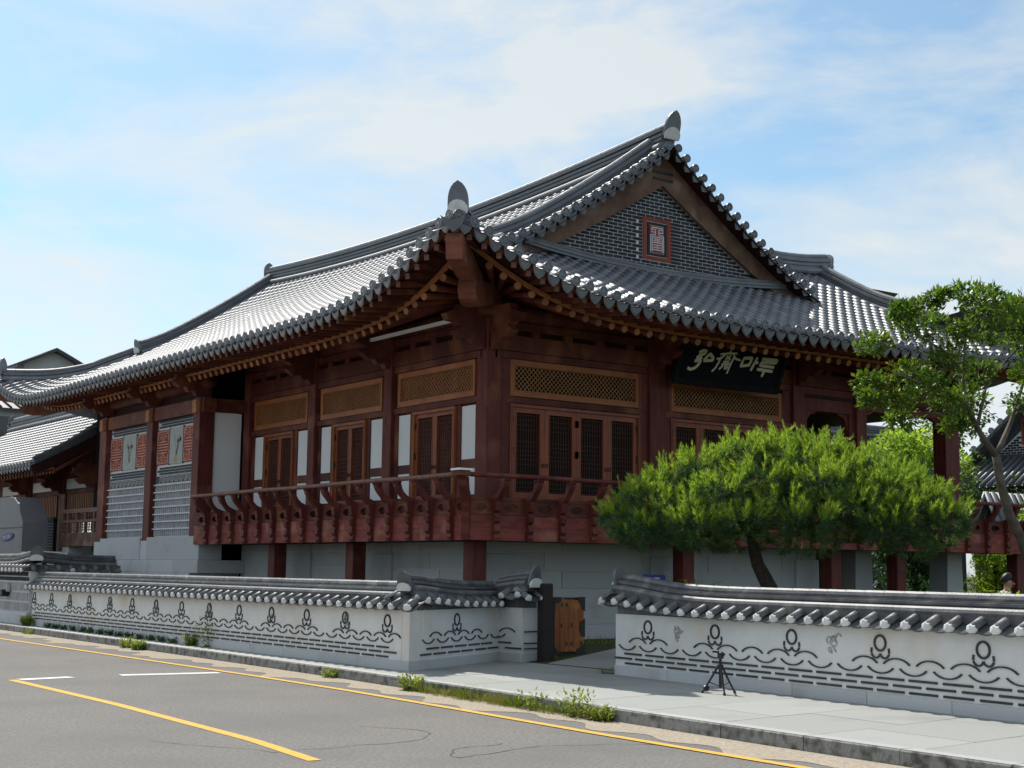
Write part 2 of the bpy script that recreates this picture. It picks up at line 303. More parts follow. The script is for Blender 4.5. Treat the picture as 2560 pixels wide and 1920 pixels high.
gd.add([(14.9, 21.4, -.004), (15.0, 17.2, -.004), (17.5, 17.9, .2), (17.2, 21.7, .2)], [(0, 1, 2, 3)])
top('garden_ground', gd, 'soil', (0, 0, 0), kind='structure')
pth = MB(); pth.add([(15.1, 17.95, .008), (15.05, 19.9, .008), (17.3, 20.6, .2), (17.45, 18.3, .2)], [(0, 3, 2, 1)])
top('gate_path', pth, 'paver', (0, 0, 0), kind='structure')

# ---------------------------------------------------------------- tile pieces (local x = down the slope, y across, z up)
def barrel(l, r0, r1, n=6, th=.0):                     # half round cover tile running from x=-l to 0
    v = []; f = []
    for x, r in ((-l, r0), (0, r1)):
        for k in range(n + 1): q = pi * k / n; v.append((x, r * cos(q), r * sin(q)))
    for k in range(n): f.append((k, k + 1, n + 2 + k, n + 1 + k))
    f.append(tuple(range(n, -1, -1))); f.append(tuple(range(n + 1, 2 * n + 2)))
    return MB().add(v, f)
def valley(l, w, dip, n=4, th=.02):                    # shallow concave tile
    v = []; f = []
    for x, dz in ((-l, 0), (0, .02)):
        for z0 in (0, -th):
            for k in range(n + 1): t = 2 * k / n - 1; v.append((x, t * w / 2, -dip * (1 - t * t) + dz + z0))
    m = n + 1
    for k in range(n): f += [(k, 2 * m + k, 2 * m + k + 1, k + 1), (2 * m + k, 3 * m + k, 3 * m + k + 1, 2 * m + k + 1), (m + k, m + k + 1, 3 * m + k + 1, 3 * m + k)]
    return MB().add(v, f)
def antefix(r=.098):                                    # round end disc with raised rim and boss, facing +x
    mb = MB(); n = 14
    ring = lambda x, q: [(x, q * cos(2 * pi * k / n), q * sin(2 * pi * k / n)) for k in range(n)]
    prof = [(-.03, r), (.012, r), (.012, r * .82), (0, r * .78), (0, r * .46), (.011, r * .36)]
    v = []; f = []
    for x, q in prof: v += ring(x, q)
    for j in range(len(prof) - 1):
        for k in range(n): m = (k + 1) % n; f.append((j * n + k, j * n + m, j * n + n + m, j * n + n + k))
    f += [tuple(range(n - 1, -1, -1)), tuple(range((len(prof) - 1) * n, len(prof) * n))]
    mb.add(v, f)
    for k in range(4):                                  # raised curl on the disc
        q = 2 * pi * k / 4; bar(mb, (.004, .3 * r * cos(q), .3 * r * sin(q)), (.004, .72 * r * cos(q + .7), .72 * r * sin(q + .7)), .016, .016)
    return mb
def drip(w=.3, h=.17, th=.022):                         # pointed apron tile hanging at the eave, facing +x
    n = 8; up = [(w * (k / n - .5), -.075 * (1 - (2 * k / n - 1) ** 2) + .03) for k in range(n + 1)]
    lo = [(w * (k / n - .5) * .96, -h * (1 - abs(2 * k / n - 1) ** 2.6) * .88 - h * .12 * (k == n // 2)) for k in range(n, -1, -1)]
    poly = up + lo[1:-1]; mb = MB()
    mb.prism(poly, ((0, 0, 0), (0, 1, 0), (.22, 0, 1), (1, 0, 0)), -th, 0)
    inner = [(a * .74, b * .72 - .022) for a, b in poly]
    mb.prism(inner, ((0, 0, 0), (0, 1, 0), (.22, 0, 1), (1, 0, 0)), 0, .006)
    return mb
ME = {}
ME['cover'] = barrel(.33, .087, .094).mesh('cover_tile', 'tile', True)
ME['wcover'] = barrel(.36, .066, .07).mesh('wall_cover_tile', 'wtile', True)
ME['antefix'] = antefix().mesh('end_disc', 'tile_end')
ME['drip'] = drip().mesh('drip_tile', 'tile_end')
ME['antefix_shade'] = antefix(.1).mesh('end_disc_shaded', 'tile')  # front copies of disc and drip tile; shade put into the darker colour
ME['drip_shade'] = drip(.33, .2).mesh('drip_tile_shaded', 'tile')
ME['wvalley'] = valley(.36, .345, .06, 6).mesh('wall_valley_tile', 'wtile', True)
def plug():                                             # lumpy mortar plug closing a cover tile
    mb = MB(); n = 8; v = []; f = []
    for x, r in ((-.01, .072), (.022, .068), (.045, .04)):
        for k in range(n): q = 2 * pi * k / n; v.append((x, r * cos(q), max(-.03, r * sin(q)) * (1 if x < .03 else .8)))
    for j in range(2):
        for k in range(n): m = (k + 1) % n; f.append((j * n + k, j * n + m, j * n + n + m, j * n + n + k))
    f.append(tuple(range(2 * n, 3 * n))); return mb.add(v, f)
ME['plug'] = plug().mesh('mortar_plug', 'white')
def full_round(l, r):
    mb = MB().tube([(0, 0, 0), (l, 0, 0)], r, 10); return mb
ME['ridge'] = MB().tube([(0, 0, 0), (.03, 0, 0), (1, 0, 0)], [.94, 1.0, .96], 10).mesh('ridge_tile', 'tile')
ME['wridge'] = MB().tube([(0, 0, 0), (.03, 0, 0), (1, 0, 0)], [.93, 1.0, .96], 10).mesh('wall_ridge_tile', 'wtile')
def resample(pts, step):
    pts = [Vector(p) for p in pts]; L = [0]
    for a, b in zip(pts, pts[1:]): L.append(L[-1] + (b - a).length)
    n = max(1, round(L[-1] / step)); res = []
    for i in range(n + 1):
        t = L[-1] * i / n; k = 0
        while k < len(pts) - 2 and L[k + 1] < t: k += 1
        q = (t - L[k]) / max(1e-6, L[k + 1] - L[k]); res.append(pts[k].lerp(pts[k + 1], q))
    return res
def ridge(parent, pts, wid, h, r, mesh='ridge', m='tile', step=.34, base=True, pale=None, layers=4, individual=True):
    """stack of flat tiles with a row of round tiles on top, along pts (points at the foot of the stack)"""
    fine = resample(pts, .3); lh = (h - r) / layers
    prof = []
    for k in range(layers):
        ww = wid / 2 * (1.0 if k < layers - 1 else 1.12); prof += [(ww, k * lh), (ww, k * lh + lh * .62), (ww * .86, k * lh + lh * .66), (ww * .86, (k + 1) * lh)]
    prof = prof + [(-a, b) for a, b in reversed(prof)]
    part('ridge_stack', MB().sweep(fine, prof), m, parent)
    cut = resample(pts, step); zt = h - r * .5
    if base:
        for sgn in (1, -1):
            mb = MB()
            for a, b in zip(cut, cut[1:]):
                d = b - a; d.z = 0; d.normalize(); s = Vector((d.y, -d.x, 0)) * (sgn * (wid / 2 + r * .35)); z = Vector((0, 0, r * .35))
                q = span(a + s + z, b + s + z); xform(mb, [(x, y_ * r * .9, z_ * r * .9) for x, y_, z_ in CYL.v], CYL.f, q)
            part('ridge_foot_tile', mb, m, parent, kind='stuff')
    for a, b in zip(cut, cut[1:]):
        z = Vector((0, 0, zt)); q = span(a + z, b + z) @ Matrix.Diagonal((1.0, r, r, 1)); put('ridge_tile', ME[mesh], q, parent)
def ridge_end(parent, p, d, h, wid, m='tile', plaster=True, tilt=.3):
    """pointed end plate with white mortar below; d = outward direction"""
    d = Vector(d); d.z = 0; d.normalize(); s = Vector((-d.y, d.x, 0)); up = (Vector((0, 0, 1)) + d * tilt).normalized()
    n = 10; poly = []
    for k in range(n + 1):
        t = k / n; poly.append((wid / 2 * (1 - t ** 3.6) ** .75, h * t))
    poly = poly + [(-a, b) for a, b in reversed(poly[:-1])]
    part('ridge_end_plate', MB().prism(poly, (p, s, up, d), -.03, .03), m, parent)
    if plaster:
        arc = [(wid * .5 * cos(pi * k / 8), h * .34 * sin(pi * k / 8)) for k in range(9)] + [(-wid * .45, -h * .12), (wid * .45, -h * .12)]
        part('ridge_end_mortar', MB().prism(arc, (Vector(p) + d * .03, s, up, d), 0, .05), 'white', parent)

# ---------------------------------------------------------------- low boundary walls
def arc_piece(r, a0, a1, w_, th, n=8, sq=1.):           # curved inlay tile in local (s, z) with thickness along n
    o = []; i = []
    for k in range(n + 1):
        q = a0 + (a1 - a0) * k / n; o.append(((r + w_ / 2) * cos(q), (r + w_ / 2) * sin(q) * sq)); i.append(((r - w_ / 2) * cos(q), (r - w_ / 2) * sin(q) * sq))
    mb = MB(); v = []; f = []
    for (a, b), (c, d_) in zip(o, i): v += [(a, 0, b), (c, 0, d_), (a, th, b), (c, th, d_)]
    for k in range(n): b = 4 * k; f += [(b + 2, b + 6, b + 7, b + 3), (b, b + 2, b + 3, b + 1)[::-1] if k == 0 else (b, b + 4, b + 6, b + 2), (b, b + 4, b + 6, b + 2), (b + 1, b + 3, b + 7, b + 5)]
    return mb.add(v, f)
TH = .016
ME['ring'] = arc_piece(.092, 0, 2 * pi, .026, TH, 18).mesh('ring_tile', 'inlay')
cup = MB()
for sg in (1, -1):
    q = arc_piece(.075, radians(195), radians(345), .024, TH, 8, .95); cup.add([(x * sg + .073 * sg, y, z) for x, y, z in q.v], q.f)
    bar(cup, (.148 * sg, TH / 2, -.01), (.142 * sg, TH / 2, .05), .024, TH)
ME['cup'] = cup.mesh('cup_tile', 'inlay')
MEWC = {}
def MEW(kind, p):
    key = (kind, round(p, 3))
    if key not in MEWC:
        r = .8 * p / 1.677
        MEWC[key] = (arc_piece(r, radians(33), radians(147), .028, TH, 8, .62) if kind == 'wave_up' else arc_piece(r, radians(213), radians(327), .028, TH, 8, .62) if kind == 'wave_dn' else MB().box(-.42 * p, .42 * p, 0, TH, -.014, .014)).mesh(kind, 'inlay')
    return MEWC[key]
def wall_run(rt, A, d, L, nrm, th=.46, syms=(), carv=(), rise0=0., rise1=0., sp=1.385, first=.7, goff=0, z_r=1.35, gstone=1.35, dashes=3, ext0=0., ext1=0.):
    """A outer base corner, d along, nrm outward. everything is built in s,n,z"""
    A, d, nn = Vector(A), Vector(d).normalized(), Vector(nrm).normalized(); Z = Vector((0, 0, 1))
    P = lambda s, n, z: A + d * s + nn * n + Z * z
    def B(mb, s0, s1, n0, n1, z0, z1, c=0):
        b = MB(); (b.cbox(s0, s1, n0, n1, z0, z1, c) if c else b.box(s0, s1, n0, n1, z0, z1)); mb.add([P(*q) for q in b.v], b.f)
    def lift(s):
        r = 0
        if rise0: r += rise0 * exp(-(max(s, 0) / 1.1) ** 1.6)
        if rise1: r += rise1 * exp(-(max(L - s, 0) / 1.1) ** 1.6)
        return r
    s = 0
    while s < L - .01:
        s2 = min(L, s + gstone)
        if L - s2 < .4: s2 = L
        mb = MB(); B(mb, s + .003, s2 - .003, -th, 0, -.15, .15, .006); part('granite_block', mb, 'granite', rt); s = s2
    mb = MB(); B(mb, 0.004, L - .004, -th + .03, -.03, .14, .93); part('plaster_body', mb, 'wplaster', rt)
    mb = MB(); B(mb, 0.01, L - .01, -th + .06, -.06, .931, 1.16); part('core', mb, 'wtile', rt)
    put_n = lambda name, me, s, z: put(name, ME[me], frame(P(s, -.03, z), d, nn, Z), rt)
    for s in syms: put_n('ring_tile', 'ring', s, .755); put_n('cup_tile', 'cup', s, .645)
    for s, kind in carv:
        mb = MB(); k0 = random.Random(int(s * 100) + 5)
        for k in range(11):
            cx, cz = s + k0.uniform(-.1, .1), .7 + k0.uniform(-.09, .09); q = arc_piece(k0.uniform(.025, .06), k0.uniform(0, 3), k0.uniform(3.5, 6.2), .018, .01, 6)
            mb.add([P(x + cx, -.03 + y, z + cz) for x, y, z in q.v], q.f)
        part('carved_plaque', mb, 'carve', rt)
    p = sp / 3; k = -9
    up_, dn_, ds_ = [MEW(q, p) for q in ('wave_up', 'wave_dn', 'dash')]
    while first + k * p < L + 1:
        s = first + k * p
        if .13 < s < L - .13: put('trough_tile', dn_, frame(P(s, -.03, .55), d, nn, Z), rt)
        if .13 < s + p / 2 < L - .13 and (k + goff) % 6 != 4: put('wave_tile', up_, frame(P(s + p / 2, -.03, .425), d, nn, Z), rt)
        for r in range(dashes):
            q = s + p * (.3 + .5 * (r % 2))
            if .15 < q < L - .15: put('dash_tile', ds_, frame(P(q + ru(-.01, .01), -.03, (.335 - r * .073) if dashes == 3 else (.32 - r * .09)), d, nn, Z), rt)
        k += 1
    # tiled coping, outer side: one cover tile, mortar plug and valley tile after another
    n = max(1, int(round((L + ext0 + ext1) / .337))); st = (L + ext0 + ext1) / n
    dn = (nn * .87 + Z * -.0).normalized()
    for side in (1, -1):
        sl = (nn * (side * .9) - Z * .43).normalized(); o_n = .14 if side == 1 else -th - .14
        if side == -1: jm = MB(); jv = MB()
        for i in range(n + 1):
            s = i * st - ext0; z = .985 + lift(s)
            mw = ortho(P(s, o_n, z), sl, Z); mv = ortho(P(s + st / 2, o_n, z - .012), sl, Z)
            if side == 1:
                put('cover_tile', ME['wcover'], mw, rt); put('mortar_plug', ME['plug'], mw, rt)
                if i < n: put('valley_tile', ME['wvalley'], mv, rt)
            else:
                b = barrel(.36, .066, .07); xform(jm, b.v, b.f, mw)
                if i < n: b = valley(.36, .345, .06); xform(jv, b.v, b.f, mv)
        if side == -1: part('rear_cover_tile', jm, 'wtile', rt, True, kind='stuff'); part('rear_valley_tile', jv, 'wtile', rt, True, kind='stuff')
    path = [P(-ext0 + (L + ext0 + ext1) * k / 24, -th / 2, 1.14 + lift(-ext0 + (L + ext0 + ext1) * k / 24) * 1.15) for k in range(25)]
    mb = MB(); mb.sweep(path, [(.2, -.12), (.2, .0), (-.2, .0), (-.2, -.12)]); part('coping_bed', mb, 'wtile', rt)
    ridge(rt, path, .26, z_r - 1.13, .066, 'wridge', 'wtile', .33, True, None, 3)
    return P, lift
ROOT_LW = root('boundary_wall', (12.2, 28, 0), 'long low white plaster wall with sunlit tiled coping beside the kerb, weeds at its foot', 'wall', 'low boundary walls')
wall_run(ROOT_LW, (11.96, 19.65, 0), (0, 1, 0), 18.64, (-1, 0, 0), syms=[.45 + 1.385 * k for k in range(14)], carv=[(1.84 + 2.77 * k, 0) for k in range(6)], first=.45, ext0=-.06)
for nm, mt, ins, z0, z1 in (('granite_block', 'granite', 0, -.15, .15), ('plaster_body', 'wplaster', .03, .14, .93)):
    part(nm, MB().prism([(11.96 + ins, 19.66), (11.96 + ins, 19.39 + ins * 1.4), (12.26 + ins, 19.56 + ins), (12.3, 19.75), (12.3, 19.9), (12.1, 19.9)], ((0, 0, 0), (1, 0, 0), (0, 1, 0), (0, 0, 1)), z0, z1), mt, ROOT_LW)
ROOT_RW = root('boundary_wall', (13.4, 20.2, 0), 'short slanting white wall in shade between the road corner and the gate, one ring motif', 'wall', 'low boundary walls')
dA = Vector((2.95, 1.66, 0)); LA = dA.length
wall_run(ROOT_RW, Vector((11.96, 19.39, 0)) + dA * (.34 / LA), dA, LA - .34, (dA.y, -dA.x, 0), syms=[1.34], rise0=.1, first=1.34, sp=1.5, goff=2, dashes=2, ext0=.02)
ridge_end(ROOT_RW, (12.06, 19.7, 1.27), (-1, -.6, 0), .3, .24, 'wtile')
dB = Vector((.1, -.8, 0))
ROOT_GW = root('boundary_wall', (15.2, 20.8, 0), 'stub of white wall with upturned tiled ridge beside the black gate post', 'wall', 'low boundary walls')
wall_run(ROOT_GW, (14.78, 21.2, 0), dB, .78, (-1, -.125, 0), th=.44, rise1=.17, first=.15, sp=1.5, goff=2, dashes=2, gstone=2, ext1=.06)
ridge_end(ROOT_GW, (15.06, 20.32, 1.33), (.1, -1, 0), .36, .26, 'wtile', True, .25)
mbw = MB()
for k, z in enumerate((.52, .32, .23)): mbw.box(14.94, 15.28, 20.405, 20.425, z - .012, z + .012)
part('end_dash_tile', mbw, 'inlay', ROOT_GW, kind='stuff')
def end_tiles(rt, pts, out_):
    for p in pts:
        mw = ortho(p, Vector(out_) * .92 - Vector((0, 0, .4)), (0, 0, 1)); put('cover_tile', ME['wcover'], mw, rt); put('mortar_plug', ME['plug'], mw, rt)
    put('valley_tile', ME['wvalley'], ortho((Vector(pts[0]) + Vector(pts[-1])) / 2 - Vector((0, 0, .015)), Vector(out_) * .92 - Vector((0, 0, .4)), (0, 0, 1)), rt)
end_tiles(ROOT_LW, [(11.8, 19.2, .985)], Vector((-.85, -.52, 0)))
end_tiles(ROOT_GW, [(14.86, 20.2, 1.1), (15.2, 20.22, 1.1)], Vector((.12, -1, 0)))
ROOT_NW = root('boundary_wall', (14.1, 13, 0), 'nearest low wall behind the tripod with five ring motifs and pine shade on its coping', 'wall', 'low boundary walls')
dR = Vector((-.85, -10.5, 0)); LR = dR.length
wall_run(ROOT_NW, (14.5, 17.45, 0), dR, LR, (-10.5, .85, 0), syms=[.85 + 1.59 * k for k in range(6)], carv=[(1.62, 0), (4.8, 0), (8.0, 0)], rise0=.14, sp=1.59, first=.85, goff=3, ext0=.12, z_r=1.35)
ridge_end(ROOT_NW, (14.68, 17.5, 1.36), (.08, 1, 0), .3, .24, 'wtile', True, .25)
end_tiles(ROOT_NW, [(14.4, 17.62, 1.1), (14.74, 17.6, 1.1)], Vector((.08, 1, 0)))
# ================================================================ the hall
HALL = root('hanok_hall', (22, 34, .2), 'large dark red timber hall with curved grey tiled roof, brick gable and raised balustraded veranda', 'hall')
X0, Y0, XC, YB, XR, YC = 13.5, 20.7, 21.7, 49.1, 33.3, 27.0
def lift(d): return 1.15 * exp(-(max(d, 0) / 2.2) ** 1.5)
def prof(u): return 6.58 + .4138 * u + .015 * u * u
def zW(u, y):
    d = min(y - Y0, YB - y); sg = .35 * ((y - 34.5) / 10.1) ** 2 * (u / 8.2) ** 2 if d > 3.3 else 0
    return prof(u) + lift(d) * exp(-(u / 3) ** 2) + sg
def zF(v, x):
    d = min(x - X0, XR - x); return prof(v) + lift(d) * exp(-(v / 3) ** 2)
# --- roof deck (one sheet with thickness) : left slope, front slope, wing front slope, rear
def sheet(name, fn, us, vs, m, parent, off=0., flip=False):
    mb = MB(); v = [Vector(fn(u, w)) + Vector((0, 0, off)) for u in us for w in vs]; n = len(vs)
    f = [(i * n + j, i * n + j + 1, (i + 1) * n + j + 1, (i + 1) * n + j) for i in range(len(us) - 1) for j in range(n - 1)]
    if flip: f = [q[::-1] for q in f]
    mb.add(v, f); return part(name, mb, m, parent)
def lin(a, b, n): return [a + (b - a) * i / n for i in range(n + 1)]
ROOF = part('roof', MB().box(16.6, 26.8, 26, 44, 7.3, 7.6), 'wood_dk', HALL)
def ufrac(y): d = min(y - Y0, YB - y); return 8.2 if d > 3.35 else max(d, .02)
def left_pt(t, y): u = ufrac(y) * t; return (X0 + u, y, zW(u, y))
ys = lin(Y0 + .02, Y0 + 3.34, 14) + lin(Y0 + 3.36, YB - 3.36, 40) + lin(YB - 3.34, YB - .02, 14)
sheet('roof_deck', left_pt, lin(0, 1, 14), ys, 'tile', ROOF, -.07, True)
def vfrac(x):
    if x < X0 + 3.9: return max(x - X0, .02)
    if x < 26.6: return 3.95
    if x < 29.95: return 6.3
    return max(XR - x, .02)
xs = lin(X0 + .02, X0 + 3.9, 14) + lin(X0 + 3.92, 26.58, 24) + lin(26.62, 29.93, 10) + lin(29.97, XR - .02, 12)
sheet('roof_deck', lambda t, x: (x, Y0 + vfrac(x) * t, zF(vfrac(x) * t, x)), lin(0, 1, 12), xs, 'tile', ROOF, -.07)
# slopes turned away from the road, closed so that light cannot leak in
sheet('roof_deck', lambda t, y: (29.9 - 8.2 * t, y, zW(8.2 * t, y)), lin(0, 1, 8), lin(Y0 + 3.36, YB - .1, 30), 'tile', ROOF, -.06)
sheet('roof_deck', lambda t, x: (x, 33.3 - 6.3 * t, prof(6.3 * t)), lin(0, 1, 6), lin(22, 33.2, 12), 'tile', ROOF, -.05, True)
sheet('roof_deck', lambda t, y: (XR - 3.3 * t, y, prof(3.3 * t) + lift(y - Y0) * exp(-(3.3 * t / 3) ** 2)), lin(0, 1, 6), lin(Y0 + .05, 33.2, 16), 'tile', ROOF, -.08, True)
sheet('roof_deck', lambda t, x: (x, YB - min(3.9, x - X0) * t, zF(min(3.9, x - X0) * t, x)), lin(0, 1, 6), lin(X0 + .05, 29, 20), 'tile', ROOF, -.09, True)
# --- tiles on the visible slopes
covers = []; vmb = MB()
def lay(pos, across, n_out, umax, ustart=0.):
    """pos(u)->point on slope, across = along-eave vector"""
    u = ustart; k = 0; st = .30
    while u < umax - .02:
        a, b = Vector(pos(u)), Vector(pos(min(u + st, umax))); dn = (a - b).normalized()
        mw = ortho(a + Vector((0, 0, .015)) + dn * .02, dn, (0, 0, 1)); covers.append(mw); u += st
def lay_valley(pos, umax, wd=.3):
    u = 0
    while u < umax - .02:
        a, b = Vector(pos(u)), Vector(pos(min(u + .165, umax))); dn = (a - b).normalized(); l = (a - b).length
        mw = ortho(a + Vector((0, 0, .02)), dn, (0, 0, 1)); x0 = -l
        v = []
        for x, dz in ((x0, -.002), (0, .012)):
            for t, z in ((-.5, 0), (-.2, -.05), (.2, -.05), (.5, 0)): v.append((x, t * wd, z + dz))
        v += [(0, t * wd, z) for t, z in ((-.5, -.02), (-.2, -.07), (.2, -.07), (.5, -.02))]
        xform(vmb, v, [(0, 4, 5, 1), (1, 5, 6, 2), (2, 6, 7, 3), (4, 8, 9, 5), (5, 9, 10, 6), (6, 10, 11, 7)], mw)
        u += .165
S = .33; W = Vector((-1, 0, 0)); Fv = Vector((0, -1, 0))
y = Y0 + .1
while y < YB - .1:
    um = ufrac(y) - (.15 if ufrac(y) < 8 else .25)
    lay(lambda u, y=y: (X0 + u, y, zW(u, y)), None, W, max(um, .3))
    p = (X0, y, zW(0, y) + .03)
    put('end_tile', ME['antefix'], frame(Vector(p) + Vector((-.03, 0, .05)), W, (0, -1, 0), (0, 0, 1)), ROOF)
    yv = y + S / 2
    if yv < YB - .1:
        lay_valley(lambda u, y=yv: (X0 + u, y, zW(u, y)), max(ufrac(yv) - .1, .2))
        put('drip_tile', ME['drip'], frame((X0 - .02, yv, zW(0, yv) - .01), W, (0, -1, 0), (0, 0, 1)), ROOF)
    y += S
x = X0 + .1
while x < XR - .1:
    vm = vfrac(x); vm = vm - .12 if vm < 3.9 or vm > 5 else 3.72
    lay(lambda v, x=x: (x, Y0 + v, zF(v, x)), None, Fv, max(vm, .3))
    put('end_tile', ME['antefix_shade'], frame((x, Y0 - .03, zF(0, x) + .08), Fv, (1, 0, 0), (0, 0, 1)), ROOF)
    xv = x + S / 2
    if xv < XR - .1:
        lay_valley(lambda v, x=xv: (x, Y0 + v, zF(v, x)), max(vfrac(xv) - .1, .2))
        put('drip_tile', ME['drip_shade'], frame((xv, Y0 - .02, zF(0, xv) - .01), Fv, (1, 0, 0), (0, 0, 1)), ROOF)
    x += S
# wing slope left of x=26.6 above the gable foot is hidden; rear gable rake tiles
covers.sort(key=lambda m: (m.translation - CAM).length)
for mw in covers[:300]: put('cover_tile', ME['cover'], mw, ROOF)
tb = barrel(.33, .087, .094); jb = MB()
for mw in covers[300:]: xform(jb, tb.v, tb.f, mw)
part('cover_tiles', jb, 'tile', ROOF, True, kind='stuff')
part('valley_tiles', vmb, 'tile', ROOF, kind='stuff')
# corner drip tile and eave corner caps
put('corner_tile', drip(.46, .26).mesh('corner_tile', 'tile'), frame((X0 - .02, Y0 - .02, zF(0, X0) + .02), Vector((-1, -1, 0)).normalized(), Vector((1, -1, 0)).normalized(), (0, 0, 1)), ROOF)
# --- ridges
rz = lambda y: zW(8.2, y) - .06
ridge(ROOF, [(XC, y, rz(y)) for y in lin(24.2, 44.8, 24)], .42, .62, .1, layers=5)
ridge_end(ROOF, (XC, 24.12, rz(24.2) + .3), (0, -1, 0), .62, .46, 'tile', True, .32)
ridge_end(ROOF, (XC, 44.9, rz(44.8) + .3), (0, 1, 0), .55, .42, 'tile', True, .2)
def rake_pt(x, y): u = min(x - X0, 43.4 - x - X0); return (x, y, zW(u, 24.3) - .02 + .16 * max(0, 1 - (u - 3.1) / 1.6) ** 2)
for y_r, who in ((24.62, 1), (44.45, 0)):
    ridge(ROOF, [rake_pt(x, y_r) for x in lin(16.95, 21.5, 14)], .34, .42, .095, layers=4)
    ridge(ROOF, [rake_pt(x, y_r) for x in lin(26.45, 21.9, 14)], .34, .42, .095, layers=4)
    for x, s in ((16.9, -1), (26.5, 1)): ridge_end(ROOF, Vector(rake_pt(x, y_r)) + Vector((0, 0, .1)), (s, 0, 0), .42, .36, 'tile', True, .25)
def hip(a, b, fn, n=10, h=.34):
    return [(a[0] + (b[0] - a[0]) * i / n, a[1] + (b[1] - a[1]) * i / n, fn(a[0] + (b[0] - a[0]) * i / n, a[1] + (b[1] - a[1]) * i / n)) for i in range(n + 1)]
hz = lambda x, y: zF(max(min(y - Y0, x - X0, XR - x), 0), x) - .02
ridge(ROOF, hip((17.0, 24.2), (13.85, 21.05), hz), .34, .36, .095, layers=3)
ridge_end(ROOF, (13.8, 21.0, hz(13.8, 21.0) + .2), (-1, -1, 0), .54, .38, 'tile', True, .12)
hzr = lambda x, y: zW(max(min(YB - y, x - X0), 0), y) - .02
ridge(ROOF, hip((17.0, 45.15), (13.85, 48.3), hzr), .34, .36, .095, layers=3)
ridge_end(ROOF, (13.8, 48.35, hzr(13.8, 48.35) + .2), (-1, 1, 0), .6, .44, 'tile', True, .12)
ridge(ROOF, [(x, YC, prof(6.3) - .05 + .16 * max(0, (x - 28) / 2) ** 2) for x in lin(24.2, 30.1, 10)], .4, .52, .1, layers=4)
ridge_end(ROOF, (30.15, YC, prof(6.3) + .3), (1, 0, 0), .42, .4, 'tile', True, .25)
ridge(ROOF, [(29.75, y, prof(y - Y0) - .02 + .15 * max(0, 1 - (y - 24) / 1.4) ** 2) for y in lin(26.8, 24.0, 8)], .36, .42, .1, layers=4)
ridge_end(ROOF, (29.78, 23.9, prof(3.2) + .22), (.25, -1, 0), .5, .4, 'tile', True, .3)
ridge(ROOF, hip((30.0, 23.95), (33.0, 20.98), hz), .34, .36, .095, layers=3)
ridge_end(ROOF, (33.02, 20.95, hz(33.0, 20.98) + .2), (1, -1, 0), .6, .42, 'tile', True, .12)
# --- front gable: rake tiles, bargeboards, brick wall
for sx in (-1, 1):
    path = resample([Vector((XC + sx * t, 24.02, rake_pt(XC + sx * t, 0)[2])) for t in lin(.1, 4.85, 40)], .335)
    for a, b in zip(path, path[1:]):
        t = (b - a).normalized(); up = Vector((-t.z * sx, 0, abs(t.x)))
        if up.z < 0: up = -up
        put('rake_tile', ME['cover'], frame(a + up * .06, (0, -1, 0), Vector((0, -1, 0)).cross(up).normalized() * -1, up), ROOF)
        put('rake_end_tile', ME['antefix_shade'], frame(a + up * .09 + Vector((0, -.02, 0)), (0, -1, 0), Vector((1, 0, 0)), (0, 0, 1)), ROOF)
        mid = (a + b) / 2 + up * .02 + Vector((0, -.01, 0))
        put('rake_drip_tile', ME['drip_shade'], frame(mid, (0, -1, 0), up.cross(Vector((0, -1, 0))).normalized(), up), ROOF)
    fine = lin(.0, 4.9, 24); mb = MB(); v = []; f = []
    for t in fine:
        x = XC + sx * t; zt = rake_pt(x, 0)[2] - .1; u = 8.2 - t; h = .40 + .34 * max(0, (u - 4.6) / 3.6)
        v += [(x, 24.38, zt), (x, 24.38, zt - h), (x, 24.45, zt), (x, 24.45, zt - h)]
    for i in range(len(fine) - 1):
        b = 4 * i; f += [(b, b + 1, b + 5, b + 4), (b + 2, b + 6, b + 7, b + 3), (b + 1, b + 3, b + 7, b + 5)]
    f += [(4 * (len(fine) - 1), 4 * (len(fine) - 1) + 1, 4 * (len(fine) - 1) + 3, 4 * (len(fine) - 1) + 2)]
    part('bargeboard', mb.add(v, f), 'wood_barge', HALL)
    mb = MB(); v = []
    for t in fine: x = XC + sx * t; z = rake_pt(x, 0)[2] - .09; v += [(x, 23.98, z), (x, 24.9, z)]
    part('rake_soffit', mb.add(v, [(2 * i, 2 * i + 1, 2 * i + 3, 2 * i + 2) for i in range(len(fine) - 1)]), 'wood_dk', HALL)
mb = MB()
for z in (10.78, 10.62): mb.box(XC - .3, XC + .3, 24.355, 24.379, z - .025, z + .025)
part('iron_strap', mb, 'iron', HALL)
GW = part('gable_wall', MB().add([(17.2, 24.56, 8.2), (26.2, 24.56, 8.2), (XC, 24.56, 11.3), (17.2, 25.2, 8.2), (26.2, 25.2, 8.2), (XC, 25.2, 11.3)], [(0, 1, 2), (5, 4, 3), (0, 2, 5, 3), (2, 1, 4, 5)]), 'mortar', HALL)
me_b = MB().box(-.122, .122, -.012, .02, -.031, .031).mesh('gable_brick', 'brick')
bl = []
z = 8.58; row = 0
while z < 10.9:
    x = 17.6 + (row % 2) * .1375
    while x < 25.8:
        u = min(x - .05 - X0, 43.4 - x - .05 - X0); h = .40 + .34 * max(0, (u - 4.6) / 3.6)
        if z + .05 < rake_pt(X0 + u, 0)[2] - .1 - h + .14 and not (abs(x - 21.655) < .55 and 8.7 < z < 9.74): bl.append((x, z))
        x += .275
    z += .083; row += 1
bl.sort(key=lambda p: (p[0] - CAM.x) ** 2 + (p[1] - 1.6) ** 2)
for x, z in bl[:300]: put('brick', me_b, frame((x + ru(-.002, .002), 24.555 + ru(-.002, .002), z), (1, 0, 0), (0, 1, 0), (0, 0, 1)), GW)
mb = MB()
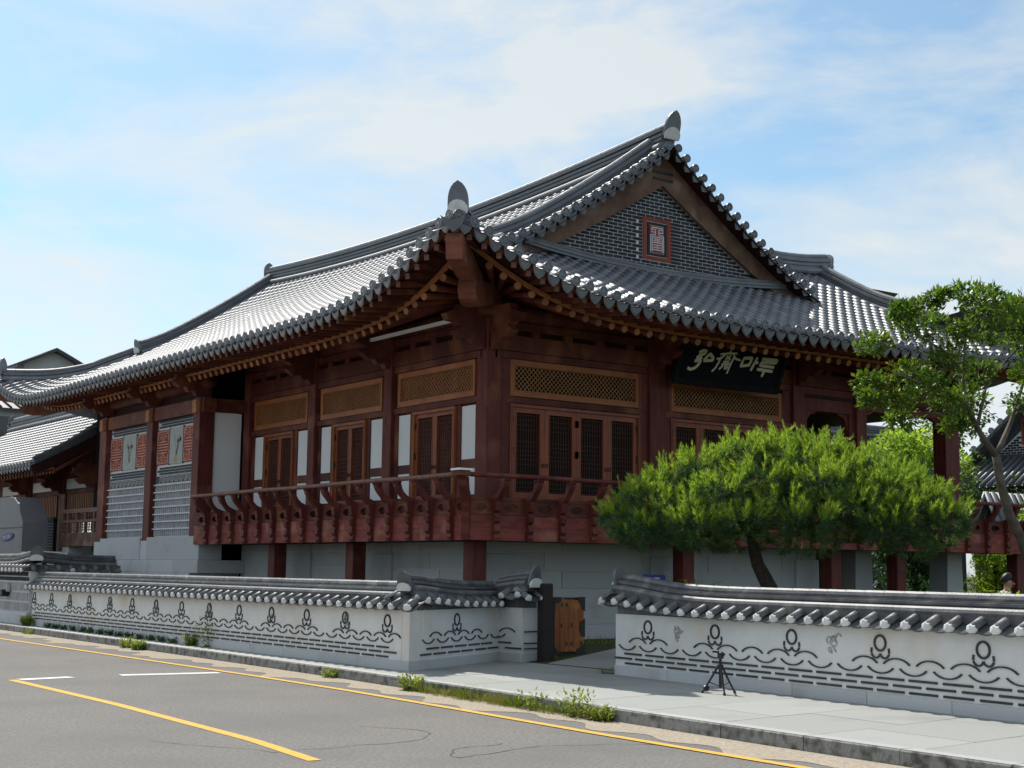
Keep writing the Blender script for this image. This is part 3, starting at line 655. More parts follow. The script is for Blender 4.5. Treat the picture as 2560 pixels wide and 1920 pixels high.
for x, z in bl[300:]: mb.box(x - .122, x + .122, 24.543, 24.575, z - .031, z + .031)
part('brickwork', mb, 'brick', GW, kind='stuff')
# seal panel in the gable (flat meander emblem in red brick)
def rects(name, m, lst, y0, y1, parent, ox, oz, sx, sz):
    mb = MB()
    for a, b, c, d in lst: mb.box(ox + a * sx, ox + c * sx, y0, y1, oz + b * sz, oz + d * sz)
    return part(name, mb, m, parent)
ox, oz, wx, wz = 21.23, 8.72, .85, 1.0
for r in range(13):
    z = 8.58 + .083 * (r + 2)
    if 8.7 < z < 9.74:
        for xa, xb in ((21.1 - (.1375 if r % 2 else 0) + .015, 21.21), (22.10, 22.2 + (.1375 if r % 2 else 0))): put('brick', MB().box(xa, xb, 24.543, 24.575, z - .0325, z + .0325).mesh('cut_brick', 'brick'), I4, GW)
rects('emblem_frame', 'red_brick', [(0, 0, .12, 1), (.88, 0, 1, 1), (.12, 0, .88, .085), (.12, .915, .88, 1)], 24.535, 24.57, GW, ox, oz, wx, wz)
rects('emblem_border', 'brick', [(.15, .11, .225, .89), (.775, .11, .85, .89), (.225, .11, .775, .165), (.225, .835, .775, .89)], 24.537, 24.57, GW, ox, oz, wx, wz)
rects('emblem_field', 'red_brick', [(.25, .185, .75, .815)], 24.54, 24.57, GW, ox, oz, wx, wz)
q = .014; H = lambda a, b, z: (a, z - q * .8, b, z + q * .8); V = lambda x, a, b: (x - q, a, x + q, b)
rects('emblem_lines', 'mortar', [H(.30, .70, .775), V(.30, .66, .775), V(.70, .66, .775), H(.30, .42, .735), H(.58, .70, .735), V(.44, .6, .735), V(.56, .6, .735), H(.3, .44, .665), H(.56, .7, .665), H(.27, .44, .6), H(.56, .73, .6),
    V(.32, .215, .565), V(.68, .215, .565), H(.32, .68, .555), H(.38, .62, .51), H(.38, .62, .47), H(.32, .68, .425), H(.37, .47, .365), H(.53, .63, .365), H(.37, .47, .31), H(.53, .63, .31), H(.32, .68, .255), V(.5, .255, .39), V(.265, .2, .6), V(.735, .2, .6)], 24.534, 24.545, GW, ox, oz, wx, wz)
ridge(ROOF, [(x, 24.42, zF(3.72, x) - .02 + .22 * (abs(x - 21.7) / 4) ** 2) for x in lin(17.7, 25.7, 16)], .2, .2, .07, layers=2, base=False)
part('mortar_fillet', MB().sweep([(x, 24.52, zF(3.72, x) + .17 + .22 * (abs(x - 21.7) / 4) ** 2) for x in lin(17.9, 25.5, 20)], [(-.03, -.05), (.03, -.05), (.03, .05), (-.03, .05)]), 'mortar', GW)
# rear gable
part('rear_gable', MB().add([(17.2, 44.6, 8.2), (26.2, 44.6, 8.2), (XC, 44.6, 11.3)], [(0, 2, 1)]), 'brick', HALL)
# --- eaves carpentry -------------------------------------------------------------------------------------------
me_r = MB().tube([(0, 0, 0), (1, 0, 0)], .072, 10).mesh('rafter', 'wood', True)
me_re = MB().tube([(0, 0, 0), (.012, 0, 0)], .073, 10).mesh('rafter_end', 'wood_end')
me_bu = MB().box(0, 1, -.05, .05, -.055, .055).mesh('flying_rafter', 'wood')
me_be = MB().box(0, .008, -.048, .048, -.053, .053).mesh('flying_rafter_end', 'wood_rail')
zr = lambda d: 6.31 + 1.35 * lift(d)            # round rafter ends
zo = lambda d: 6.43 + lift(d)                    # flying rafter ends
def eave(P, T0, T1, corner0, corner1, zt=7.12):
    """P(t along eave, depth from edge, z) -> point; T0..T1 extents of the eave, corners at either end"""
    n = int((T1 - T0) / S)
    for i in range(n + 1):
        t = T0 + .12 + i * S
        if t > T1 - .1: break
        d0, d1 = t - T0, T1 - t; d = min(d0 if corner0 else 99, d1 if corner1 else 99)
        if d < 1.05: pass
        ti = t
        if d < 3.7:
            q = T0 + 3.3 if d0 < d1 else T1 - 3.3; ti = q + (t - q) * .12; 
        if d > 1.12:
            a = P(t, .95, zr(d)); b = P(ti, 3.1, zt + .1)
            if (a - b).length > .3:
                mw = span(a, b); put('rafter', me_r, mw, HALL)
                u = (a - b).normalized(); put('rafter_end', me_re, frame(a, u, mw.col[1].to_3d(), mw.col[2].to_3d()), HALL)
        a = P(t, .16, zo(d)); tb = t if d > 3.7 else t + (ti - t) * .45; b = P(tb, 1.35, max(zr(max(d, 1.2)) + .2, zo(d) + .05))
        mw = span(a, b); put('flying_rafter', me_bu, mw, HALL); u = (a - b).normalized()
        put('flying_rafter_end', me_be, frame(a, u, mw.col[1].to_3d(), mw.col[2].to_3d()), HALL)
    ts = lin(T0 + (1.0 if corner0 else 0), T1 - (1.0 if corner1 else 0), 60); dd = lambda t: min(t - T0 if corner0 else 99, T1 - t if corner1 else 99)
    for nm, m, de, zf, h, wd, t0 in (('rafter_board', 'wood_tan', .93, lambda t: zr(dd(t)) + .075, .075, .07, ts), ('eave_board', 'wood', .1, lambda t: zo(dd(t)) + .052, .11, .09, lin(T0 + (.12 if corner0 else 0), T1 - (.12 if corner1 else 0), 70))):
        for k in range(0, len(t0) - 1, 10):
            mb = MB(); v = []
            for t in t0[k:k + 11]: v += [P(t, de - wd / 2, zf(t)), P(t, de + wd / 2, zf(t)), P(t, de + wd / 2, zf(t) + h), P(t, de - wd / 2, zf(t) + h)]
            n_ = len(v) // 4; f = [(4 * i + j, 4 * i + (j + 1) % 4, 4 * i + 4 + (j + 1) % 4, 4 * i + 4 + j) for i in range(n_ - 1) for j in range(4)]
            f += [(3, 2, 1, 0), tuple(range(4 * n_ - 4, 4 * n_))]; part(nm, mb.add(v, f), m, HALL)
    # close boarded soffits above both rafter rows
    mb = MB(); v = []; ts = lin(T0 + .1, T1 - .1, 80)
    for t in ts:
        d = dd(t); ti = min(max(t, T0 + 3.0 if corner0 else -99), T1 - 3.0 if corner1 else 999); tm = t + (ti - t) * .35 if d < 3 else t
        v += [P(t, .12, zo(d) + .06), P(min(max(t, T0 + 1.0 if corner0 else -99), T1 - 1.0 if corner1 else 999), .97, zr(max(d, 1.0)) + .2), P(min(max(t, T0 + 1.0 if corner0 else -99), T1 - 1.0 if corner1 else 999), 1.0, zr(max(d, 1.0)) + .085), P(ti, 3.3, zt + .22)]
    f = [(4 * i + j, 4 * i + j + 1, 4 * i + 5 + j, 4 * i + 4 + j) for i in range(len(ts) - 1) for j in (0, 1, 2)]
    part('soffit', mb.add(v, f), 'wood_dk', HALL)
PW = lambda t, d, z: Vector((X0 + d, t, z)); PF = lambda t, d, z: Vector((t, Y0 + d, z))
eave(PW, Y0, YB, True, True); eave(PF, X0, XR, True, True)
# corner rafters in two tiers
def hip_beam(c, dx, dy):
    A = Vector((dx, dy, 0)).normalized(); s = Vector((-A.y, A.x, 0)); c = Vector(c); D = sqrt(2)
    prof = [(.1, 7.02), (.06, 7.32), (.12, 7.5), (1.6, 7.1), (1.6, 6.86), (.75, 6.9), (.3, 7.0)]
    part('corner_rafter', MB().prism([(a * D, b) for a, b in prof], (c, A, (0, 0, 1), s), -.15, .15), 'wood_hip', HALL)
    prof = [(1.0, 6.55), (.92, 6.7), (1.0, 6.92), (1.3, 6.98), (3.4, 7.4), (3.4, 7.05), (1.9, 6.66), (1.4, 6.5), (1.12, 6.5)]
    part('corner_rafter', MB().prism([(a * D, b) for a, b in prof], (c, A, (0, 0, 1), s), -.17, .17), 'wood_hip', HALL)
hip_beam((X0, Y0, 0), 1, 1); hip_beam((XR, Y0, 0), -1, 1); hip_beam((X0, YB, 0), 1, -1)

# --- walls, columns, beams -------------------------------------------------------------------------------------
CX, CY = 16.03, 23.25
class Fac:                                               # facade frame: h along, n outward
    def __init__(s, o, h, n): s.o, s.h, s.n = Vector(o), Vector(h), Vector(n); s.flip = s.h.cross(s.n).z < 0
    def P(s, h, n, z): return s.o + s.h * h + s.n * n + Vector((0, 0, z))
    def box(s, mb, h0, h1, n0, n1, z0, z1, c=0):
        b = MB(); (b.cbox(h0, h1, n0, n1, z0, z1, c) if c else b.box(h0, h1, n0, n1, z0, z1))
        mb.add([s.P(*q) for q in b.v], [q[::-1] for q in b.f] if s.flip else b.f)
    def part(s, name, m, bx, parent=None, c=0, **kw):
        mb = MB()
        for q in bx: s.box(mb, *q, c=c)
        return part(name, mb, m, parent or HALL, **kw)
LF = Fac((CX, 0, 0), (0, 1, 0), (-1, 0, 0)); RF = Fac((0, CY, 0), (1, 0, 0), (0, -1, 0))
cols = [(LF, 23.25, 23.61), (LF, 26.95, 27.29), (LF, 30.5, 30.84), (LF, 34.1, 34.44)]
for F_, a, b in cols: F_.part('column', 'wood_v', [(a, b, -.36, 0, 2.2, 6.6)], c=.012)
for a, b in ((20.31, 20.77), (24.76, 25.12), (26.95, 27.31), (30.3, 30.86)): RF.part('column', 'wood_v', [(a, b, -.4, 0, 2.2, 6.6)], c=.012)
for x, y in ((30.5, 27.6), (27.0, 27.6), (24.9, 27.6), (30.5, 31.4)): part('column', MB().cbox(x, x + .38, y, y + .38, .2, 6.6, .012), 'wood_v', HALL)
# inner wall bodies; dark ones behind the panels are added to block light
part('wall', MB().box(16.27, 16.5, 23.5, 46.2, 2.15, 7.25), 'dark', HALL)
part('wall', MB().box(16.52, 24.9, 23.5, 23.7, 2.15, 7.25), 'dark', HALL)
part('wall', MB().box(24.95, 25.1, 23.72, 31, 2.2, 7.1), 'wood_dk', HALL)
part('wall', MB().box(25.12, 30.45, 28.0, 28.15, 2.2, 7.1), 'wood_dk', HALL)
part('ceiling', MB().box(25.12, 31, 23.3, 32, 5.72, 5.8), 'wood_dk', HALL)
part('wall', MB().box(25.15, 31, 23.4, 23.5, 5.82, 7.2), 'wood_dk', HALL)
part('veranda_floor', MB().box(14.76, 31.9, 21.98, 23.2, 2.52, 2.62), 'wood_dk', HALL)
part('veranda_floor', MB().box(14.76, 16.0, 23.22, 34.3, 2.52, 2.62), 'wood_dk', HALL)
part('hall_floor', MB().box(25.1, 31.9, 23.22, 32, 2.5, 2.6), 'wood_dk', HALL)
def bracket(F_, h, sc_=1., out=.95):
    prof = [(-.3, 5.98), (.08, 5.94), (.16, 6.06), (.3, 6.02), (.38, 6.14), (.55, 6.12), (.72, 6.26), (.64, 6.33), (.56, 6.34), (.7, 6.44), (.88, 6.46), (out, 6.58), (.84, 6.64), (.7, 6.66), (.62, 6.8), (-.3, 6.8)]
    part('bracket', MB().prism([(a, b) for a, b in prof], (F_.P(h, 0, 0), F_.n, (0, 0, 1), F_.h), -.1, .1), 'wood', HALL)
def beams(F_, h0, h1, step=.84, tie=True):
    F_.part('tie_beam', 'wood', [(h0, h1, -.3, -.05, 5.98, 6.3)])
    F_.part('purlin_support', 'wood', [(h0, h1, -.28, -.08, 6.42, 6.58)])
    k = h0 + step / 2
    while k < h1: F_.part('bearing_block', 'wood', [(k - .1, k + .1, -.29, -.06, 6.302, 6.418)]); k += step
    part('purlin', MB().tube([F_.P(h0 - .2, -.18, 6.76), F_.P(h1 + .2, -.18, 6.76)], .175, 12), 'wood', HALL, True)
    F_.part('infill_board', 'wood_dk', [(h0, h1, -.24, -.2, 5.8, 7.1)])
for a, b in ((23.25, 26.95), (26.97, 30.5), (30.52, 34.3)): beams(LF, a, b)
for a, b in ((16.03, 20.31), (20.33, 24.76), (24.78, 30.86)): beams(RF, a, b)
for h in (27.12, 30.67): bracket(LF, h)
bracket(LF, 23.42); bracket(RF, 16.2)
for h in (20.54, 24.94, 27.1, 30.6): bracket(RF, h)
part('cable_duct', MB().box(15.5, 15.56, 23.4, 27.4, 6.5, 6.57), 'plaster', HALL)
def lattice(F_, parent, h0, h1, z0, z1, n, diag, m='wood_or', vb=9, groups=None):
    mb = MB()
    if diag:
        pt, w_ = .105, .0095; hgt = z1 - z0; k = h0 - hgt
        while k < h1:
            for sg in (1, -1):
                a = [k, z0] if sg == 1 else [k + hgt, z0]; b = [k + hgt, z1] if sg == 1 else [k, z1]
                lo, hi = h0, h1
                def cl(p, q_):
                    t = (min(max(p[0], lo), hi) - p[0]) / (q_[0] - p[0]); return [p[0] + (q_[0] - p[0]) * t, p[1] + (q_[1] - p[1]) * t]
                if (a[0] < lo and b[0] < lo) or (a[0] > hi and b[0] > hi): continue
                a2, b2 = cl(a, b), cl(b, a)
                if hypot(a2[0] - b2[0], a2[1] - b2[1]) > .02: bar(mb, F_.P(a2[0], n + .004 * sg, a2[1]), F_.P(b2[0], n + .004 * sg, b2[1]), w_, w_)
            k += pt
    else:
        for i in range(1, vb): h = h0 + (h1 - h0) * i / vb; F_.box(mb, h - .004, h + .004, n - .012, n + .006, z0, z1)
        for z in groups: F_.box(mb, h0, h1, n - .008, n + .012, z - .0045, z + .0045)
    return part('lattice', mb, m, parent, kind='stuff')
GR = [4.76 - .06, 4.76 - .16, 4.76 - .26, 4.76 - .36, 4.16, 4.07, 3.98, 3.89, 3.8, 3.7, 3.42, 3.33, 3.24, 3.16]
def frame4(F_, name, m, h0, h1, z0, z1, w_, n0, n1, parent=None, bead=True):
    p = F_.part(name, m, [(h0, h1, n0, n1, z1 - w_, z1), (h0, h1, n0, n1, z0, z0 + w_), (h0, h0 + w_, n0, n1, z0 + w_, z1 - w_), (h1 - w_, h1, n0, n1, z0 + w_, z1 - w_)], parent)
    if bead:
        e = .012; F_.part('bead', m, [(h0 - e, h1 + e, n0, n1 + .012, z1, z1 + e), (h0 - e, h1 + e, n0, n1 + .012, z0 - e, z0), (h0 - e, h0, n0, n1 + .012, z0, z1), (h1, h1 + e, n0, n1 + .012, z0, z1)], p)
        e2 = w_ - .018; F_.part('bead', m, [(h0 + e2, h1 - e2, n1, n1 + .01, z1 - w_, z1 - e2), (h0 + e2, h1 - e2, n1, n1 + .01, z0 + e2, z0 + w_), (h0 + e2, h0 + w_, n1, n1 + .01, z0 + w_, z1 - w_), (h1 - w_, h1 - e2, n1, n1 + .01, z0 + w_, z1 - w_)], p)
    return p
def transom(F_, h0, h1, z0=5.08, z1=5.8):
    p = frame4(F_, 'transom_window', 'wood_or', h0, h1, z0, z1, .11, -.16, -.09)
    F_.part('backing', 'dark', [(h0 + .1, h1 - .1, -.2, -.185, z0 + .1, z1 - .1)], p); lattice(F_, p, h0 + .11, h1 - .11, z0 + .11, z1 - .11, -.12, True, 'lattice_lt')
def leaf(F_, h0, h1, hinge, z0=3.02, z1=4.86, lat=None):
    w_ = .1 if lat is None else lat
    p = frame4(F_, 'door_leaf', 'wood_door', h0 + .003, h1 - .003, z0, z1, w_, -.16, -.105, None, False)
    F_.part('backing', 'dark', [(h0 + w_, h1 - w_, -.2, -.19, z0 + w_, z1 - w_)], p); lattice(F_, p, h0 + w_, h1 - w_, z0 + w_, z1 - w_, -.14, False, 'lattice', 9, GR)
    e = w_ - .012; F_.part('bead', 'wood_or', [(h0 + e, h1 - e, -.105, -.095, z1 - w_, z1 - e), (h0 + e, h0 + w_, -.105, -.095, z0 + w_, z1 - w_), (h1 - w_, h1 - e, -.105, -.095, z0 + w_, z1 - w_)], p)
    hx = h0 if hinge < 0 else h1
    for z in (4.62, 3.98): F_.part('hinge', 'iron', [(hx - .035, hx + .035, -.1, -.075, z - .09, z + .05)], p)
    kx = h1 - .05 if hinge < 0 else h0 + .05
    part('door_ring', MB().tube([F_.P(kx + .035 * cos(a), -.085, 3.7 + .035 * sin(a)) for a in lin(0, 2 * pi, 12)], .008, 6), 'iron', p)
for a, b in ((23.61, 26.95), (27.29, 30.5), (30.84, 34.1)):
    transom(LF, a + .2, b - .15)
    LF.part('wall_board', 'wood', [(a, b, -.22, -.17, 2.9, 5.98)])
    LF.part('sill_beam', 'wood', [(a, b, -.17, -.02, 2.63, 3.0)]); LF.part('lintel', 'wood', [(a, b, -.168, -.06, 4.93, 5.05)]); LF.part('lintel', 'wood', [(a, b, -.168, -.07, 5.83, 5.97)])
    for q0, q1 in ((a + .19, a + .71), (b - .65, b - .15)):
        for z0, z1 in ((3.8, 4.89), (3.08, 3.61)): LF.part('plaster_panel', 'plaster', [(q0, q1, -.168, -.13, z0, z1)])
        LF.part('panel_rail', 'wood', [(q0 - .02, q1 + .02, -.165, -.11, 3.612, 3.798)])
    for q in (a + .1, a + .79, b - .74, b - .07): LF.part('stile', 'wood', [(q - .075, q + .075, -.165, -.1, 3.0, 4.93)])
    d0, d1 = a + .89, b - .83; m_ = (d0 + d1) / 2
    frame4(LF, 'door_frame', 'wood_or', d0, d1, 2.98, 4.9, .05, -.17, -.06)
    leaf(LF, d0 + .05, m_, -1, 3.03, 4.85, .085); leaf(LF, m_, d1 - .05, 1, 3.03, 4.85, .085)
for a, b in ((16.38, 20.31), (20.77, 24.76)):
    t0, t1 = (16.67, 20.09) if a < 17 else (20.98, 24.44)
    transom(RF, t0, t1, 5.08, 5.8 if a < 17 else 5.72)
    RF.part('wall_board', 'wood', [(a, b, -.24, -.2, 2.9, 5.98)])
    RF.part('sill_beam', 'wood', [(a, b, -.2, -.04, 2.63, 3.0)]); RF.part('lintel', 'wood', [(a, b, -.2, -.07, 4.93, 5.05)]); RF.part('lintel', 'wood', [(a, b, -.198, -.08, 5.83, 5.97)])
    for q in ((a + t0) / 2, (b + t1) / 2): RF.part('stile', 'wood_v', [(q - .13, q + .13, -.19, -.08, 3.0, 5.82)])
    frame4(RF, 'door_frame', 'wood_door', t0, t1, 2.98, 4.9, .05, -.19, -.07)
    w4 = (t1 - t0 - .1) / 4
    for k in range(4): leaf(RF, t0 + .05 + k * w4, t0 + .05 + (k + 1) * w4, -1 if k in (0, 2) else 1, 3.02, 4.86, .115)
# open bay surrounds
RF.part('opening_frame', 'wood_v', [(25.12, 26.95, -.35, -.1, 5.42, 5.97), (25.12, 25.3, -.35, -.1, 2.62, 5.42), (26.78, 26.95, -.35, -.1, 2.62, 5.42)])
RF.part('opening_frame', 'wood_v', [(27.31, 30.3, -.35, -.1, 5.55, 5.97)])
for h, sg in ((27.31, 1), (30.3, -1), (25.3, 1), (26.78, -1)):
    zt = 5.55 if h > 27 and h != 26.78 else 5.42
    part('corner_brace', MB().prism([(0, 0), (.42 * sg, 0), (.3 * sg, -.06), (.16 * sg, -.1), (.07 * sg, -.2), (0, -.42)], (RF.P(h, -.2, zt), RF.h, (0, 0, 1), RF.n), -.05, .05), 'wood_v', HALL)
# --- veranda: fascia, pierced board, balusters, handrail, posts ---------------------------------------------------
def pierced(F_, h0, h1, n, hole):                         # board with a gourd shaped opening
    n0, n1 = n - .02, n + .02; hm = (h0 + h1) / 2; zc = 2.735
    op = [(hm + hole * .5 * cos(a) * (1 if abs(cos(a)) < .95 else 1.12), zc + .075 * sin(a)) for a in lin(0, 2 * pi, 16)[:-1]]
    bd = []
    for a in lin(0, 2 * pi, 16)[:-1]:
        c, s_ = cos(a), sin(a); k = 1 / max(abs(c), abs(s_)); bd.append((hm + (h1 - h0) / 2 * c * k, zc + .135 * s_ * k))
    v = []
    for q in (n0, n1): v += [F_.P(h, q, z) for h, z in op] + [F_.P(h, q, z) for h, z in bd]
    f = []
    for i in range(16):
        j = (i + 1) % 16; f += [(32 + i, 32 + j, 48 + j, 48 + i), (i, 16 + i, 16 + j, j), (i, j, 32 + j, 32 + i), (16 + i, 48 + i, 48 + j, 16 + j)]
    part('pierced_board', MB().add(v, f), 'wood', HALL)
BAL = [(-.02, 2.14), (.05, 2.12), (.08, 2.18), (.055, 2.24), (.10, 2.3), (.075, 2.4), (.02, 2.42), (.09, 2.47), (.105, 2.56), (.06, 2.62), (.03, 2.63), (.085, 2.66), (.1, 2.76), (.05, 2.84), (.08, 2.93), (.17, 3.04), (.25, 3.14), (.27, 3.2),
       (.24, 3.215), (.275, 3.24), (.3, 3.265), (.42, 3.265), (.44, 3.24), (.41, 3.215)]
BALO = [(-.02, 2.14), (.05, 2.12), (.085, 2.18), (.06, 2.24), (.11, 2.3), (.09, 2.42), (.03, 2.44), (.10, 2.48), (.12, 2.57), (.07, 2.63), (.035, 2.64), (.1, 2.68), (.12, 2.78), (.08, 2.85), (.14, 2.94), (.26, 3.06), (.31, 3.14), (.325, 3.19), (.3, 3.205), (.3, 3.22), (.28, 3.262),
        (.42, 3.262), (.395, 3.22), (.395, 3.205), (.4, 3.17), (.4, 3.12), (.38, 3.06)]
BALP = [(.0, 2.14), (.06, 2.12), (.085, 2.18), (.06, 2.24), (.11, 2.3), (.09, 2.42), (.03, 2.44), (.10, 2.48), (.12, 2.57), (.07, 2.63), (.035, 2.64), (.1, 2.68), (.12, 2.78), (.13, 2.86), (.24, 2.98), (.34, 3.09), (.385, 3.17), (.385, 3.2), (.4, 3.215), (.43, 3.262), (.25, 3.262), (.275, 3.215), (.26, 3.2),
        (.24, 3.13), (.2, 3.06), (.12, 2.99), (.0, 2.94), (-.14, 2.92), (-.22, 2.92), (-.22, 2.63), (.0, 2.62)]
me_bal = MB().prism(BALP, ((0, 0, 0), (1, 0, 0), (0, 0, 1), (0, 1, 0)), -.06, .06)
bal_tag = me_bal.mesh('baluster', 'wood_v')
head = MB()
for z, r in ((3.205, .052),): head.tube([(.33, -.06, z + .03), (.33, .06, z + .03)], .05, 10)
me_head = head.mesh('baluster_head', 'wood_rail', True)
FX, FY = 14.72, 21.95
LV = Fac((FX, 0, 0), (0, 1, 0), (-1, 0, 0)); RV = Fac((0, FY, 0), (1, 0, 0), (0, -1, 0))
ysb = [22.42 + .737 * k for k in range(16)]; xsb = [15.35 + .775 * k for k in range(22)]
def balus(F_, h):
    mw = frame(F_.P(h, 0, 0), F_.n, F_.h if not F_.flip else -F_.h, (0, 0, 1)); put('baluster', bal_tag, mw, HALL); put('baluster_head', me_head, mw, HALL)
for h in ysb:
    if h < 34.2: balus(LV, h)
for h in xsb:
    if h < 32.3: balus(RV, h)
def veranda(F_, h0, h1, marks):
    edges = [h0] + [m for m in marks if h0 + .2 < m < h1 - .2] + [h1]
    for a, b in zip(edges, edges[1:]):
        F_.part('fascia_plank', 'wood_fascia', [(a + .002, b - .002, -.05, 0, 2.125, 2.36)]); F_.part('fascia_plank', 'wood_fascia', [(a + .002, b - .002, -.052, -.004, 2.364, 2.6)])
        pierced(F_, a + .002, b - .002, -.03, min(.3, (b - a) * .42))
    F_.part('veranda_rail', 'wood', [(h0, h1, -.06, .0, 2.872, 2.92)]); F_.part('veranda_rail', 'wood', [(h0, h1, -.058, .012, 2.601, 2.602)])
veranda(LV, 21.952, 34.34, ysb); veranda(RV, 14.722, 32.4, xsb)
wav = lambda F_, h0, h1, z: [F_.P(h, .335 + .006 * sin(h * 2.1), z + .006 * sin(h * 1.3)) for h in lin(h0, h1, 30)]
part('handrail', MB().tube(wav(LV, 21.62, 33.75, 3.305), .046, 10), 'wood_rail', HALL, True)  # paler than the front rail: its brighter light is in the colour
part('handrail', MB().tube(wav(RV, 14.40, 32.7, 3.305), .046, 10), 'wood_v', HALL, True)
part('corner_post', MB().prism([(.02, 2.13), (.1, 2.13), (.12, 2.25), (.1, 2.42), (.12, 2.55), (.08, 2.64), (.13, 2.8), (.22, 2.95), (.3, 3.08), (.34, 3.2), (.43, 3.26), (.16, 3.26), (.1, 3.05), (-.05, 2.9)], ((FX, FY, 0), Vector((-.76, -.76, 0)) * 1.15, (0, 0, 1), Vector((.7, -.7, 0))), -.075, .075), 'wood_v', HALL)
part('corner_cap', MB().cbox(14.24, 14.5, 21.48, 21.74, 3.265, 3.36, .02), 'wood', HALL); part('corner_cap_plate', MB().cbox(14.22, 14.52, 21.46, 21.76, 3.362, 3.4, .01), 'plaster', HALL)
for y in (22.36, 26.9, 30.62): part('veranda_post', MB().cbox(15.15, 15.47, y, y + .33, .2, 2.12, .01), 'wood_v', HALL)
for x in (20.45, 24.98, 27.25, 31.9): part('veranda_post', MB().cbox(x, x + .33, 22.38, 22.7, .2, 2.12, .01), 'wood_v', HALL)
part('joist', MB().box(14.9, 15.9, 22.02, 34.2, 2.13, 2.5), 'wood_dk', HALL); part('joist', MB().box(15.95, 32, 22.05, 23.1, 2.13, 2.5), 'wood_dk', HALL)
# --- stone base -----------------------------------------------------------------------------------------------------
SZ = [.12, .5, .85, 1.22, 1.58, 1.95, 2.18]
def stones(F_, h0, h1, lens, n0=-.3, n1=.0):
    for r, (z0, z1) in enumerate(zip(SZ, SZ[1:])):
        h = h0; k = 0
        while h < h1 - .01:
            l = lens[(r * 2 + k * 3) % len(lens)]; b = min(h1, h + l)
            if h1 - b < .4: b = h1
            F_.part('stone_block', 'granite', [(h + .007, b - .007, n0, n1 + ru(-.006, .006), z0 + .006, z1 - .006)], c=.006); h = b; k += 1
    F_.part('stone_bed', 'mortar', [(h0, h1, n0 + .01, n1 - .02, .1, 2.17)])
stones(RF, 16.04, 24.82, [1.45, 2.3, 1.9, 2.6]); stones(LF, 23.56, 34.3, [1.3, 2.1, 1.7])
def pillar(F_, h0, h1, n0, n1, zt=1.9):
    zz = [.12, 1.22, zt]
    for z0, z1 in zip(zz, zz[1:]): F_.part('pillar_stone', 'granite', [(h0, h1, n0, n1, z0 + .004, z1)], c=.01)
    F_.part('pillar_stone', 'granite', [(h0 + .06, h1 - .08, n0, n1 - .02, zt + .006, 2.19)], c=.008)
pillar(RF, 16.02, 16.74, -.5, .06); pillar(RF, 20.28, 21.1, -.4, .07); pillar(RF, 24.7, 25.45, -.4, .07)
pillar(LF, 26.7, 27.5, -.4, .07); pillar(LF, 30.4, 31.3, -.4, .07)
for x, y in ((26.85, 23.3), (30.3, 23.3), (26.85, 27.5), (30.3, 27.5), (24.8, 27.5), (30.3, 31.3)):
    mb = MB(); mb.prism([(-.06, .1), (.66, .1), (.58, 2.18), (.02, 2.18)], ((x, y, 0), (1, 0, 0), (0, 0, 1), (0, 1, 0)), 0, .56); part('pillar_stone', mb, 'granite', HALL)
# --- brick wing at the far end of the road front -------------------------------------------------------------------
WX = 14.81; WF = Fac((WX, 0, 0), (0, 1, 0), (-1, 0, 0))
for a, b in ((34.45, 34.86), (37.62, 38.06), (41.2, 41.72)): WF.part('column', 'wood_v', [(a, b, -.42, 0, 2.25, 5.9)], c=.012)
WF.part('wing_wall', 'mortar', [(34.86, 37.62, -.4, -.175, 2.3, 5.5)]); WF.part('wing_wall', 'mortar', [(38.06, 41.2, -.4, -.175, 2.3, 5.5)])
part('plaster_panel', MB().box(15.24, 16.0, 34.5, 34.56, 2.62, 5.54), 'plaster', HALL)
part('wing_wall', MB().box(15.235, 16.2, 34.565, 41.6, 2.2, 5.9), 'dark', HALL)
WF.part('tie_beam', 'wood', [(34.3, 41.9, -.4, -.04, 5.52, 5.88)]); part('tie_beam', MB().box(14.82, 16.2, 34.46, 34.7, 5.56, 5.9), 'wood', HALL)
for y in (34.6, 37.8, 41.4): WF.part('beam_end', 'wood_end', [(y - .12, y + .12, .0, .1, 5.5, 5.82)]); bracket(WF, y, out=.7)
part('purlin', MB().tube([(WX + .2, 34.3, 6.3), (WX + .2, 42.4, 6.3)], .17, 12), 'wood', HALL, True)
WF.part('infill_board', 'wood_dk', [(34.4, 42, -.3, -.25, 5.9, 7)])
me_up = MB().cbox(-.045, .045, 0, .04, -.072, .072, .006).mesh('upright_brick', 'brick_lt')
me_fl = MB().box(-.125, .125, 0, .025, -.026, .026).mesh('face_brick', 'brick_md')
